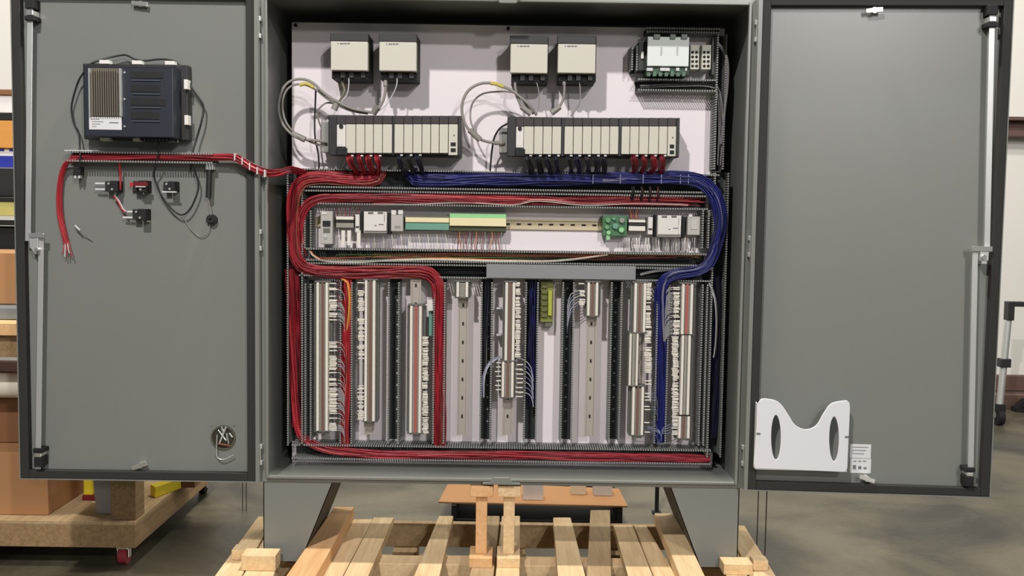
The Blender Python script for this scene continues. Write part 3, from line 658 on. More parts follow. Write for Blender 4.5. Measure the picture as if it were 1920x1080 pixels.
term(944.5,962,679,745,'lower wider terminal group of the fifth column with sleeved wires on both sides','terminal_strip',8,brn,yf=.136)
sleeves(965,977,[(530,674)],'white sleeved wire ends right of the upper strip in the fifth column',1,[offwhite,wwire],.9,None)
sleeves(928,941,[(680,738)],'wide-spaced white sleeves left of the lower group in the fifth column',-1,[offwhite,wwire],1,None,pitch=8.5)
sleeves(966,982,[(684,745)],'wide-spaced white sleeves right of the lower group in the fifth column',1,[offwhite,wwire],1,None,pitch=8.5)
m = MB(); 
for y_ in (577,627): m.pb(931,y_,940,y_+2.5,.2,.25,wwire)
tag(m.build('cable_tie_mount'), 'two small white tie mounts left of the fifth terminal column', 'tie mount', None, 'stuff')
vrail(1109,526,818,'bare vertical rail with dark slots under the short taller two-bar terminal group')
term(1102.5,1118,530,592,'short terminal group at the top of the seventh column, sleeves at its left','terminal_strip',8,brn)
sleeves(1085,1098,[(532,534),(545,555),(562,574)],'few white sleeved ends left of the short group in the seventh column',-1,[offwhite,wwire],1,None)
vrail(1198,528,822,'vertical rail behind the stepped terminal strip left of the bright blue bundle',ym=650)
term(1190.5,1207.5,531,623,'upper section of the stepped terminal strip in the eighth column','terminal_strip',8,brn)
term(1183,1196,626,723,'middle section of the eighth column, shifted left of the others','terminal_strip',5,termgrey,yf=.136,barw=3.8)
term(1187.5,1204.5,726,816,'lowest section of the stepped terminal strip in the eighth column','terminal_strip',8,brn,ym=770)
sleeves(1208,1222,[(531,722)],'white sleeved wire ends right of the upper eighth column',1,[offwhite,wwire,blue2],.88,None)
sleeves(1207,1220,[(732,812)],'sparser white sleeved ends right of the lowest eighth-column section',1,[offwhite,lbl],.75,1232,pitch=6)
vrail(1285,528,826,'vertical rail behind the last terminal strip at the right',ym=650)
term(1279.5,1295.5,533,627,'upper section of the last terminal strip, with a red bar down its middle','terminal_strip',9,redj)
term(1279,1291.5,629,778,'long middle section of the last terminal strip at the right','terminal_strip',9,termgrey,ym=700)
term(1274.5,1291,781,822,'short bottom section of the last terminal strip at the right','terminal_strip',9,brn,ym=800)
sleeves(1261,1275,[(533,628)],'white sleeved ends left of the upper part of the last terminal strip',-1,[offwhite,wwire],.85,1248)
sleeves(1259,1273,[(632,818)],'white sleeved ends left of the long part of the last terminal strip',-1,[offwhite,wwire],.92,None)
# olive block and white gap column
c = at(1026,612,.2); t = thing('relay_module', 'olive green terminal module between the dark blue bundle and the sixth duct', 'module', (c.x,.24,c.z))
MB().pb(1013,528,1037,604,.205,.25,olive).build('housing', t, .0015); MB().pb(1028,545,1035,592,.19,.205,mat('yellow_green_plugs',(176,182,70),.5)).build('plug_row', t, .001)
for k in range(6): MB().pb(1015,533+k*11,1026,540+k*11,.196,.205,mat('dull_olive',(104,106,62),.6)).build('plug', t, .001)
MB().pb(1022,604,1036,612,.21,.25,termdark).build('foot', t)
# panel mounting holes left of bare rails
# ------------------------------------------------------------------ relay row
rz = at(940,420,.243).z
ra, rb_ = at(590,420,.243).x, at(1308,420,.243).x
t = thing('mounting_rail', 'long horizontal yellowish rail carrying breakers and relays between two ducts', 'rail', ((ra+rb_)/2, PY, rz-.0175))
m = MB(); 
m.box((ra,.2475,rz-.0125),(rb_,PY,rz+.0125),tansteel).box((ra,.2425,rz+.0125),(rb_,PY,rz+.0135),tansteel).box((ra,.2425,rz-.0135),(rb_,PY,rz-.0125),tansteel).box((ra,.2415,rz+.0125),(rb_,.2425,rz+.0175),tansteel).box((ra,.2415,rz-.0175),(rb_,.2425,rz-.0125),tansteel); m.build('rail', t)
x = ra+.03
while x < rb_-.02:
    MB().box((x-.007,.2468,rz-.003),(x+.007,.2475,rz+.003),dblack).build('rail_slot', t); x += .0365
def dev(name, x0, y0, x1, y1, yf, m, label, cat, side=None, parts=()):
    b_ = at((x0+x1)/2, y1, yf); t = thing(name, label, cat, (b_.x, .24, b_.z))
    MB().pb(x0,y0,x1,y1,yf,.241,side or m).build('body', t, .0012)
    MB().pb(x0+.6,y0+.8,x1-.6,y1-.8,yf-.0015,yf,m).build('face', t, .0008)
    for nm, a,b2,c2,d2,yy,mm in parts: MB().pb(a,b2,c2,d2,yy,yf-.0015,mm).build(nm, t, .0006)
    return t
grey2 = mat('mid_grey_plastic',(186,184,178),.5,0,.03)
dev('terminal_block',601,396,624,458,.19,grey2,'pale grey connection block at the far left of the relay row','terminal block',None,(('knob',605,414,619,424,.183,dblack),('lower_socket',606,428,619,437,.188,termdark),('screw',607,442,613,448,.186,steel),('clamp',603,398,613,402,.186,lightgrey)))
term_h = []
def hterm(x0, x1, y0, y1, label, mats_, yf=.19, xm=None):
    xm = xm or (x0+x1)/2
    b_ = at(xm, y1, yf); t = thing('terminal_strip', label, 'terminal strip', (b_.x,.24,b_.z))
    m = MB(); n = max(1,int((x1-x0)/3)); 
    for k in range(n):
        xa = x0+(x1-x0)*k/n; m.pb(xa,y0,xa+(x1-x0)/n-.4,y1,yf+.012,.241,termdark)
    m.build('terminal_row', t)['kind']='stuff'
    for nm, a, c2, mm, dy in mats_: MB().pb(x0,a,x1,c2,yf+dy,yf+.014,mm).build(nm, t, .0008)
    return t
hterm(630,663,404,428,'short horizontal terminal group between the left block and left breaker',[('marker_strip',406,412,offwhite,0),('cover',413,417,black,.004),('clamp_row',418,427,termgrey,.002)])
m = MB()
for x_ in (640,651,669): m.pb(x_,432,x_+7,460,.19,.196,offwhite)
tag(m.build('wire_labels'), 'white sleeved wires hanging below the short left terminal group', 'wires', None, 'stuff')
dev('fuse_holder',666,402,674,436,.19,lightgrey,'narrow white fuse holder left of the left breaker','fuse holder',None,(('tab',667,424,673,427,.186,black),))
def breaker(x0, x1, y0, y1, label):
    w_ = x1-x0
    t = thing('circuit_breaker', label, 'breaker', (at((x0+x1)/2,y1,.17).x,.24,at((x0+x1)/2,y1,.17).z))
    MB().pb(x0-6,y0-1,x0,y1,.20,.241,dblack).build('side_clip', t, .001)
    MB().pb(x1,y0+2,x1+7,y1+2,.20,.241,dblack).build('side_clip', t, .001)
    MB().pb(x0,y0,x1,y1,.178,.241,lightgrey).build('body', t, .001)
    MB().pb(x0+.5,y0+1,x1-5,y1-4,.166,.178,lightgrey).build('face', t, .001)
    MB().pb(x1-5,y0+19,x1-.5,y1-4,.166,.178,lightgrey).build('face_step', t, .001)
    for k in (0,1): MB().pb(x0+8+k*18,y0+.5,x0+18+k*18,y0+4,.164,.17,termdark).build('screw_well', t, .001)
    MB().pb(x0+.5,y1-4,x1-.5,y1-.5,.172,.178,mat('shade_grey',(170,166,164))).build('base_strip', t)
    MB().pb(x1-15,y0+23,x1-6,y0+25,.1655,.1662,ink).build('print_mark', t)
    MB().pb(x0+20,y0+25,x0+24,y0+27,.1655,.1662,ink).build('print_mark', t)
breaker(682,725,397,437,'white circuit breaker in the left part of the relay row')
breaker(1233,1277,404,444,'white circuit breaker in the right part of the relay row')
dev('fuse_block',733,403,756,434,.19,grey2,'grey fuse block right of the left breaker','fuse block',None,(('lever',734,394,743,403,.195,lightgrey),('lever',747,394,756,402,.195,lightgrey),('window',740,423,751,428,.187,termgrey)))
hterm(760,842,404,432,'horizontal terminal strip with teal lower half in the relay row',[('marker_strip',408,417,yellowcream,0),('teal_row',418,431,teal,.004)])
hterm(843,949,399,436,'long horizontal relay strip, bright green over cream, in the relay row',[('green_row',401,409,palegreen,.0),('marker_strip',409,424,yellowcream,-.004),('dark_row',425,434,mat('dark_olive_row',(70,76,48)),.006)])
t = dev('circuit_board',1130,404,1176,443,.20,pcb,'small green circuit board on the right part of the relay row','circuit board',None,())
for x_, y_, r_, mm in ((1154,424,5.5,teal),(1140,413,4.5,mat('leaf_green_part',(110,160,112))),(1165,431,5,palegreen),(1141,436,4,palegreen),(1151,410,3,teal),(1166,413,5,termgrey),(1138,426,4,mat('leaf_green_part',(110,160,112)))):
    c = at(x_,y_,.19); MB().cyl((c.x,.186,c.z),(c.x,.1985,c.z),r_*.0017,mm,14).build('component', t)
MB().pb(1137,440,1144,450,.195,.21,palegreen).build('plug', t, .001)
hterm(1179,1210,410,434,'short horizontal terminal group right of the circuit board',[('marker_strip',412,417,offwhite,0),('cover',418,423,black,.004),('clamp_row',424,433,offwhite,.002)])
dev('fuse_holder',1215,407,1224,440,.19,lightgrey,'narrow white fuse holder left of the right breaker','fuse holder',None,(('tab',1216,428,1223,431,.186,black),))
dev('fuse_block',1289,406,1313,441,.195,grey2,'grey fuse block at the far right of the relay row','fuse block',None,(('lever',1291,401,1298,408,.197,lightgrey),('window',1296,412,1307,430,.191,mat('pale_pitted',(200,200,192),.5,0,.3,150))))
m = MB()
for k in range(15):
    x_ = 856+k*6+random.uniform(-1.5,1.5); m.tube(pxpath([(x_,434,.20),(x_+random.uniform(-2,2),448,.19),(x_+random.uniform(-4,4),462,.19),(x_+random.uniform(-3,3),476,.205)]), .0013, [red2,orange,brownw,red1,gwire][k%5], 5)
for k in range(28):
    x_ = 690+k*5.6; m.tube(pxpath([(x_,440,.205),(x_+1,452,.198),(x_,470,.205)]), .0011, [gwire,lbl,offwhite][k%3], 4)
tag(m.build('relay_wires'), 'short red, orange and grey wires dropping from the relay strip into the duct', 'wires', None, 'stuff')
m = MB()
for k in range(30):
    x_ = 1170+k*4.6; m.tube(pxpath([(x_,446,.205),(x_+random.uniform(-3,3),456,.198),(x_,470,.208)]), random.choice((.0011,.0022)), [gwire,offwhite,lightgrey,bwire][k%4], 4)
for k in range(6): m.tube(pxpath([(1176+k*5,390,.20),(1180+k*3,402,.197),(1182+k*3,410,.2)]), .0014, [red2,orange,red1][k%3], 4)
tag(m.build('relay_wires'), 'pale wires under and red wires above the right-hand breaker group', 'wires', None, 'stuff')
m = MB()
for k in range(6): m.tube(pxpath([(630+k*9,388,.20),(632+k*8,398,.197),(634+k*7,407,.2)]), .0015, [red2,brownw,red1][k%3], 4)
tag(m.build('relay_wires'), 'short red and brown wires above the left terminal group', 'wires', None, 'stuff')
# ------------------------------------------------------------------ power supplies
def psu(x0, x1, y0, label):
    F_ = .105; c = at((x0+x1)/2, y0+88, F_)
    t = thing('power_supply', label, 'power supply', (c.x, .17, c.z), 0)
    MB().pb(x0+2,y0+2,x1+1,y0+86,F_+.028,PY-.001,dblack).build('body', t, .002)
    MB().pb(x0-1,y0,x1+1,y0+15.5,F_,F_+.028,black).build('upper_housing', t, .002)
    MB().pb(x0,y0+15.5,x1,y0+70,F_-.002,F_+.028,cream).build('cover', t, .0025)
    for k,(a,b_) in enumerate(((13,15),(17.5,24),(25,30),(31,36))):
        MB().pb(x0+a,y0+18.5,x0+b_,y0+21,F_-.0026,F_-.0018,ink).build('printed_mark', t)
    for a in (18,34,56): MB().pb(x0+a,y0+72,x0+a+9,y0+84,F_+.018,F_+.028,black).build('terminal', t, .001)
psu(620,690,62,'first power supply from the left on the white panel, cream cover')
psu(711,781,63,'second power supply from the left, close beside the first')
psu(957,1027,67,'third power supply from the left, above the longer module rack')
psu(1046,1117,67,'fourth power supply from the left, nearest the network switch')
# ------------------------------------------------------------------ module racks
tops = mat('dark_module_top',(52,46,46),.5)
def rack(x0, x1, y0, y1, adapter, mods, ends, label):
    F_ = .108; c = at((x0+x1)/2, y1, F_)
    t = thing('module_rack', label, 'controller rack', (c.x, .18, c.z))
    MB().pb(x0,y0,x1,y1,F_+.035,PY-.001,black).build('chassis', t, .002)
    MB().pb(x0,y0,adapter[0],y1,F_,F_+.035,black).build('power_module', t, .002)
    a = MB().pb(adapter[0],y0,adapter[1],y1-3,F_+.002,F_+.035,tops).build('adapter_module', t, .001)
    MB().pb(adapter[0]+.6,y0+17,adapter[1],y1-16,F_-.001,F_+.002,lightgrey).build('faceplate', a, .001)
    c = at((adapter[0]+adapter[1])/2+.5,y0+20,F_); MB().cyl((c.x,F_-.006,c.z),(c.x,F_,c.z),.0065,dblack,14).build('round_port', a)
    MB().pb(adapter[0]+2,y1-22,adapter[0]+9,y1-16,F_-.004,F_,wwire).build('plug', a, .001)
    MB().pb(adapter[0]-1,y1-14,adapter[1]+3,y1,F_-.008,F_+.02,dblack).build('cable_boot', a, .002)
    for i, (a0, a1) in enumerate(mods):
        mo = MB().pb(a0+.3,y0,a1-.3,y0+15,F_+.001,F_+.035,tops).pb(a0+.3,y0+15,a1-.3,y1-2,F_+.003,F_+.035,tops).build('module', t, .0008)
        last = i == len(mods)-1
        MB().pb(a0+.5,y0+16,a1-.5,(y1 if last else y1-4),F_-.004,F_+.003,cream).build('module_door', mo, .0015)
        if last:
            for yy in (y0+50,y0+61): MB().pb(a0+4.5,yy,a1-4,yy+7,F_-.0055,F_-.003,dblack).build('port', mo)
            c = at(a1-7,y0+37,F_); MB().cyl((c.x,F_-.0055,c.z),(c.x,F_-.003,c.z),.0025,termdark,10).build('key_hole', mo)
    for e0, e1 in ends: MB().pb(e0,y0,e1,y1,F_-.001,F_+.035,black).build('divider', t, .001)
r1 = [648,667,684,700,717,735.5]; r1b = [739,757,774,791,807.5,823.5,840.5,858.5]
rack(616,864,217,291,(631,648),list(zip(r1,r1[1:]))+list(zip(r1b,r1b[1:])),((735.5,739),(858.5,864)),'shorter controller rack of cream modules at the left of the white panel')
r2 = [981.5,1001,1018,1035,1052.5]; r2b = [1058,1075,1092,1109.5,1126.5,1143,1160]; r2c = [1165,1181,1198,1216.5,1235,1251.5,1268]
rack(951,1274,221,293,(967,981.5),list(zip(r2,r2[1:]))+list(zip(r2b,r2b[1:]))+list(zip(r2c,r2c[1:])),((1052.5,1058),(1160,1165),(1268,1274)),'longer controller rack of cream modules at the right of the white panel')
# cables under the modules
def droop(xs, y, mats_, label, xt=None, n=7):
    m = MB()
    for i, x_ in enumerate(xs):
        xe = (xt[i] if xt else x_+2)
        bundle(m, pxpath([(x_,y-3,.125),(x_-1,y+6,.105),(x_+2,y+17,.115),((x_+xe)/2+2,y+27,.14),(xe,y+39,.19)],step=.007), .0085, .008, n*2, mats_, .0018, wob=.5)
        c = at(x_+4,y+1,.108); m.box((c.x-.004,.104,c.z-.0022),(c.x+.004,.112,c.z+.0022),lightgrey)
    return tag(m.build('module_cables'), label, 'cables', None, 'stuff')
droop([657,675,692,709], 291, [red2,red2,red1], 'dark red cables drooping from the left modules of the shorter rack', [672,686,698,708])
droop([749,767,784], 290, [dblack,bwire,blue2], 'black and blue cables drooping from the middle modules of the shorter rack', [760,775,790], 6)
droop([991,1009,1026,1043], 291, [dblack,bwire,blue2], 'black cables drooping from the left modules of the longer rack', [996,1014,1030,1046], 6)
droop([1067,1083,1101,1118,1131], 291, [dblack,bwire,blue2], 'black cables drooping from the middle modules of the longer rack', [1070,1087,1103,1118,1130], 5)
droop([1190,1207,1225,1243], 291, [red2,red2,red1], 'dark red cables drooping from the right modules of the longer rack', [1185,1201,1217,1234])
m = MB()
for i, x_ in enumerate((1186,1203,1219,1234)): bundle(m, pxpath([(x_,350,.176),(x_+1,358,.168),(x_,368,.172),(x_-2,378,.19)],step=.006), .005, .005, 5, [dblack,red2,dblack], .0018)
tag(m.build('module_cables'), 'short dark loops crossing between the two upper ducts at the right', 'cables', None, 'stuff')
# grey cables between supplies and racks
def gc(name, L, r, mm, label, boots=(), tagpt=None, Y=.15):
    m = MB(); pth = pxpath(L, Y, .008); m.tube(pth, r, mm, 8)
    if not boots and not tagpt: return tag(m.build(name), label, 'cable')
    mid = pth[0]; t = thing(name, label, 'cable', (mid.x,mid.y,mid.z)); m.build('cord', t)
    for (p0, p1, rr) in boots: MB().tube([at(*p0),at(*p1)],[rr*.9,rr],gwire,10).build('plug', t)
    if tagpt: MB().tube(pxpath(tagpt,Y,.006),r*1.25,ywire,8).build('yellow_tag', t)
    return t
gc('grey_cable',[(705,212,.14),(680,208,.13),(655,202,.13),(628,188,.13),(604,172,.13),(590,158,.13),(572,149,.13),(550,150,.13),(534,161,.13),(525,182,.13),(523,208,.13),(530,232,.13),(545,250,.13),(562,260,.14),(590,263,.15),(612,266,.16)],.0044,gwire,'thick grey cable looping left of the shorter rack with a yellow tag',(((700,213,.14),(708,200,.13),.011),((548,250,.14),(572,262,.14),.010)),[(562,160,.12),(574,157,.12),(588,164,.122)])
gc('grey_cable',[(690,213,.145),(660,208,.14),(635,198,.14),(612,184,.14),(592,168,.14),(568,158,.14),(545,162,.14),(532,180,.14),(530,206,.14),(538,232,.14),(556,252,.15),(578,264,.16),(604,274,.17)],.0036,gwire,'second grey cable nested inside the loop left of the shorter rack')
gc('grey_cable',[(592,170,.16),(591,200,.18),(590,230,.18),(591,260,.18),(597,290,.19),(598,320,.2)],.0028,bwire,'dark cord running straight down left of the shorter rack')
gc('grey_cable',[(632,196,.15),(612,193,.16),(596,208,.17),(598,228,.18),(606,244,.19),(618,250,.2)],.0028,gwire,'short grey cable curling into the top left of the shorter rack',(((634,188,.14),(626,206,.14),.011),))
gc('grey_cable',[(641,135,.16),(642,155,.15),(646,170,.14),(638,188,.14),(630,200,.14)],.0042,mat('dull_olive_cable',(120,114,96),.5),'dull cable dropping from the first power supply')
gc('grey_cable',[(654,133,.14),(654,160,.13),(650,178,.13),(640,190,.13)],.0018,wwire,'thin pale wire dropping from the first power supply')
gc('grey_cable',[(722,137,.15),(723,165,.14),(718,190,.14),(708,205,.14)],.0044,gwire,'grey cable dropping from the left of the second power supply',(((722,136,.15),(723,162,.14),.007),))
gc('grey_cable',[(744,136,.14),(744,158,.13),(736,178,.14),(722,198,.14),(704,212,.14)],.0018,wwire,'thin pale wire dropping from the second power supply')
gc('grey_cable',[(600,275,.19),(625,282,.19),(650,292,.19),(640,318,.2)],.003,offwhite,'pale wire lying below the lower left corner of the shorter rack')
gc('grey_cable',[(1006,216,.14),(996,200,.13),(978,184,.13),(960,170,.13),(942,162,.13),(922,156,.13),(900,157,.13),(880,168,.13),(869,186,.13),(866,208,.13),(872,232,.13),(885,250,.13),(898,260,.14),(915,266,.15),(932,268,.16)],.0046,gwire,'thick grey cable looping between the two racks with a yellow tag',(((880,244,.13),(900,262,.14),.010),((928,268,.16),(945,268,.17),.008)),[(920,156,.13),(932,158,.13),(944,163,.13)])
gc('grey_cable',[(1000,214,.15),(985,195,.15),(972,178,.15),(955,172,.16),(930,172,.17),(905,176,.17),(888,190,.17),(882,210,.18),(884,232,.17),(896,254,.16)],.003,gwire,'thinner grey cable nested inside the loop between the racks')
gc('grey_cable',[(952,232,.13),(938,240,.15),(927,258,.17),(922,285,.19),(919,322,.2)],.003,bwire,'dark cord dropping from the left end of the longer rack')
gc('grey_cable',[(967,140,.15),(966,162,.14),(972,186,.14),(984,208,.14)],.0042,gwire,'grey cable dropping from the third power supply',(((978,200,.14),(996,214,.14),.010),))
gc('grey_cable',[(1001,140,.14),(1009,165,.14),(1011,190,.14),(1006,214,.14)],.002,gwire,'thin cable from the right terminals of the third power supply')
gc('grey_cable',[(1057,140,.14),(1058,175,.14),(1052,195,.14),(1042,210,.14)],.0042,gwire,'grey cable dropping from the left of the fourth power supply',(((1050,200,.14),(1034,212,.14),.010),((1057,138,.14),(1058,160,.14),.006)))
gc('grey_cable',[(1084,140,.14),(1088,170,.14),(1086,195,.14),(1070,218,.14)],.0022,gwire,'thin cable from the right terminals of the fourth power supply')
for x0_, x1_, y0_, y1_, lb in ((602,616,228,285,'grey bracket plate left of the shorter rack'),(936,951,240,286,'grey bracket plate left of the longer rack')):
    MBt = MB().pb(x0_,y0_,x1_,y1_,.17,.249,mat('bracket_grey',(150,150,146),.5)); tag(MBt.build('terminator_block', bevel=.0015), lb, 'bracket')
# ------------------------------------------------------------------ network switch
c = at(1253,145,.15); t = thing('network_switch', 'white network switch with green ports in the upper right of the panel', 'network switch', (c.x,.2,c.z))
MB().pb(1214,69,1292,140,.155,.249,mat('dark_green_shell',(56,84,66),.5)).build('body', t, .001)
MB().pb(1214,69,1292,124,.142,.155,mat('switch_white',(226,234,230),.45,0,.01)).build('face', t, .0015)
for x_, w_ in ((1224,14),(1255,12),(1276,13)): MB().pb(x_+2,64,x_+w_,73,.135,.15,mat('green_grey_plug',(120,130,122),.5)).build('top_plug', t, .001)
for a_, b_ in ((1213,1224),(1238,1256),(1268,1274),(1285,1288)): MB().pb(a_,127,b_,133,.140,.156,wwire).build('port', t, .0008)
for k in range(7): MB().pb(1213+k*11,134,1220+k*11,143,.148,.158,mat('port_green',(84,116,92),.5)).build('port', t, .001)
for x_ in (1240,1270): MB().pb(x_-2,88,x_+2,104,.1412,.1422,mat('soft_grey_print',(190,196,192))).build('printed_mark', t)
MB().pb(1197,78,1213,132,.18,.249,mat('rail_clip_dark',(50,56,50),.6)).build('rail_clip', t, .001); MB().pb(1202,97,1207,110,.172,.18,lightgrey).build('clip_lever', t, .001)
for i, (xa, lb) in enumerate(((1294,'left one of the two beige eight-hole blocks beside the network switch'),(1316,'right one of the two beige eight-hole blocks beside the network switch'))):
    c = at(xa+8,131,.17); t = thing('distribution_block', lb, 'terminal block', (c.x,.24,c.z))
    MB().pb(xa,84,xa+17,130,.17,.249,cream).build('body', t, .001)
    for r_ in range(4):
        for q in range(2):
            p_ = at(xa+4.6+q*7.4, 98+r_*8.6, .169); MB().cyl((p_.x,.1685,p_.z),(p_.x,.1705,p_.z),.0048,dblack,10).build('hole', t)
MBt = MB().pb(1335,70,1341,140,.2,.249,mat('dim_strip',(90,92,90))); tag(MBt.build('end_bracket', bevel=.001), 'grey end bracket right of the beige eight-hole blocks', 'bracket')
# ------------------------------------------------------------------ pallet
DZ = .19
pal = thing('wooden_pallet', 'pale pine shipping pallet under the cabinet, boards running front to back', 'pallet', (0,.3,0))
def plank(name, rear, front, zt, th, mm, ext=.0):
    """rear=(xl,xr,y) front=(xl,xr,y) in photo pixels on the plane z=zt"""
    a = atz(rear[0],rear[2],zt); b_ = atz(rear[1],rear[2],zt); c = atz(front[1],front[2],zt); d = atz(front[0],front[2],zt)
    if ext:
        u = (d-a); v = (c-b_); d = d+u*(ext/u.length); c = c+v*(ext/v.length)
    P = [d,c,b_,a]; lo = [p_-Vector((0,0,th)) for p_ in P]
    MB().hexa(P+lo, mm).build(name, pal, .0025)
th = .032
plank('plank',(663,699,973),(603,642,1080),DZ,th,pine,.30)
plank('plank',(701,738,970),(644,690,1080),DZ,th,pine,.30)
plank('plank',(823,850,967),(776,824,1080),DZ,th,pine,.30)
plank('plank',(913,937,967),(880,925,1080),DZ,th,pine_w,.30)
plank('plank',(941,975,967),(929,974,1080),DZ,th,pine,.30)
plank('plank',(1037,1070,970),(1046,1098,1080),DZ,th,pine,.30)
plank('plank',(1107,1144,956),(1100,1146,1080),DZ,th,pine_w,.30)
plank('plank',(1150,1186,984),(1178,1224,1080),DZ,th,pine,.30)
plank('plank',(1189,1211,984),(1226,1268,1080),DZ,th,pine,.30)
plank('plank',(484,515,968),(402,452,1080),DZ,th,pine,.30)
plank('plank',(518,558,968),(455,512,1080),DZ,th,pine,.30)
plank('plank',(1330,1362,985),(1362,1402,1080),DZ,th,pine,.30)
plank('plank',(1364,1396,985),(1405,1455,1080),DZ,th,pine,.30)
# raised beams under the cabinet feet
plank('beam',(627,664,950),(536,592,1080),DZ+.045,.044,pine_o,.10)
plank('beam',(1227,1266,962),(1275,1322,1080),DZ+.040,.039,pine,.10)
# cross bearers
yr, ym_ = atz(1000,984,DZ-th).y, atz(1000,1060,DZ-th).y
for yy, dd_, mm in ((yr,.035,pine_w),(ym_,.085,pine),(-.20,.08,pine)):
    MB().box((-.86,yy,.068),(.80,yy+dd_,DZ-th-.0003),mm).build('bearer', pal, .003)
for yy in (yr-.08,ym_-.04,-.24):
    MB().box((-.86,yy,.0),(.80,yy+.14,.018),pine_w).build('bottom_board', pal, .002)
    for x_ in (-.82,-.40,.0,.40,.70): MB().box((x_,yy+.02,.018),(x_+.09,yy+.12,.068),pine_w).build('spacer_block', pal, .002)
# wedges around the feet
def blockz(name, x0, x1, yb, yt, z0, z1, dep, mm, label, grp=None):
    """front face given by pixel rectangle x0..x1 at y=yb bottom, bottom at height z0"""
    a = atz(x0, yb, z0); c = atz(x1, yb, z0); 
    o = MB().box((a.x,a.y,z0),(c.x,a.y+dep,z1),mm).build(name, bevel=.002); return tag(o, label, 'wood block', grp)
blockz('wood_block',452,517,1070,0,DZ+.001,DZ+.050,.07,pine,'larger pale wood block in front of the left cabinet foot')
blockz('wood_block',434,478,1050,0,DZ+.001,DZ+.034,.06,pine,'small pale wood block left of the left cabinet foot, behind another block')
blockz('wood_block',1357,1411,1078,0,DZ+.001,DZ+.036,.07,pine,'pale wood block in front of the right cabinet foot')
blockz('wood_block',1412,1440,1070,0,DZ+.001,DZ+.034,.05,pine,'small pale wood block right of the right cabinet foot')
# two wooden props under the front edge of the cabinet
def prop(xc, mm, label):
    z1 = Z0-.002; y0 = atz(xc,1065,DZ).y+.02
    c = at(xc, 1000, y0); t = thing('wooden_prop', label, 'prop', (c.x,y0+.05,DZ))
    MB().box((c.x-.037,y0-.02,DZ),(c.x+.037,y0+.10,DZ+.032),mm).build('base_block', t, .002)
    MB().box((c.x-.018,y0+.02,DZ+.032),(c.x+.018,y0+.06,z1-.036),mm).build('post', t, .002)
    MB().box((c.x-.037,y0-.0,z1-.036),(c.x+.037,y0+.10,z1),mm).build('top_block', t, .004)
prop(902,pine_o,'orange-toned wooden prop under the middle of the cabinet, the left of two')
prop(954,pine,'pale wooden prop under the middle of the cabinet, the right of two')
# ------------------------------------------------------------------ black crate with cardboard behind
ty = .92; 
a = atz(846,945,.34); 
cr = thing('black_crate', 'low black crate on the floor behind the pallet, under a cardboard sheet', 'crate', (.0,1.2,0))
def fx(px, py, Y): return at(px,py,Y).x
Yc = 1.0; xl, xr = fx(842,950,Yc), fx(1172,950,Yc); zt = at(1000,950,Yc).z
MB().box((xl+.01,Yc,0.0),(xl+.03,Yc+.55,zt),dblack).box((xr-.03,Yc,0),(xr-.01,Yc+.55,zt),dblack).box((xl+.03,Yc+.53,0),(xr-.03,Yc+.55,zt),dblack).box((xl+.03,Yc,0),(xr-.03,Yc+.53,.02),dblack).build('shell', cr)
MB().box((xl+.03,Yc,.02),(xr-.03,Yc+.02,zt-.06),dblack).build('front_wall', cr)
P = [atz(822,943,zt+.004),atz(1177,951,zt+.004),atz(1160,918,zt+.004),atz(842,905,zt+.004)]
zc = zt+.003
o = MB().hexa([Vector((p_.x,p_.y,zc+.006)) for p_ in P]+[Vector((p_.x,p_.y,zc)) for p_ in P], card).build('cardboard_sheet'); tag(o, 'flat cardboard sheet lying on the black crate behind the pallet', 'cardboard')
def sbox(x0,x1,py,h,dep,mm,label,rot=0):
    a = atz((x0+x1)/2,py,zc+.007); w_ = (x1-x0)/FPX*(a.y-CAM.y)
    t = MB().box((a.x-w_/2,a.y,zc+.007),(a.x+w_/2,a.y+dep,zc+.007+h),mm).build('small_box', bevel=.002); return tag(t,label,'box')
gb = mat('grey_carton',(236,232,232),.7)
sbox(980,1019,938,.085,.08,gb,'grey box on the cardboard sheet just right of the two props')
sbox(1070,1099,928,.07,.07,mat('beige_carton',(232,222,200),.7),'beige box on the cardboard sheet, middle of the three boxes')
sbox(1113,1148,930,.08,.08,wwire,'white box on the cardboard sheet, rightmost of the three boxes')
# thin black post behind at right of legs
c = atz(1231,962,0.0); t = thing('thin_post', 'thin black post behind the pallet, seen between cabinet legs', 'post', (c.x,c.y,0))
MB().box((c.x-.008,c.y-.008,0),(c.x+.008,c.y+.008,.62),dblack).build('shaft', t); MB().box((c.x-.02,c.y-.02,0),(c.x+.02,c.y+.02,.008),dblack).build('foot', t, .002)

# ------------------------------------------------------------------ wooden cart and its load at the left
cxr = -1.335; cz0 = .076; y0 = atz(262,1028,cz0).y; cz1 = at(262,986,y0).z; y1 = y0+1.05; cxl = -2.75
cart = thing('wooden_cart', 'rolling wooden workbench on casters behind the left door', 'cart', ((cxl+cxr)/2, 1.0, 0))
MB().box((cxl,y0,cz0),(cxr,y0+.038,cz1),ply).build('front_rail', cart, .002)
MB().box((cxl,y0+.0385,cz0),(cxl+.038,y1,cz1),ply).build('side_rail', cart, .002)
MB().box((cxr-.038,y0+.0385,cz0),(cxr,y1,cz1),ply).build('side_rail', cart, .002)
MB().box((cxl,y1+.001,cz0),(cxr,y1+.039,cz1),ply).build('rear_rail', cart, .002)
MB().box((cxl,y0,cz1+.0005),(cxr-.0,y1+.039,cz1+.014),pine_w).build('lower_deck', cart, .001)
for x_ in (cxl+.02, cxr-.095):
    for y_ in (y0+.02, y1-.09): MB().box((x_,y_,cz1+.015),(x_+.09,y_+.09,.855),ply).build('post', cart, .002)
MB().box((cxl-.05,y0-.05,.856),(cxr+.03,y1+.05,.90),pine_o).build('bench_top', cart, .002)
MB().box((cxl-.02,y0-.02,.775),(cxr,y0+.018,.855),ply).build('top_rail', cart, .002)
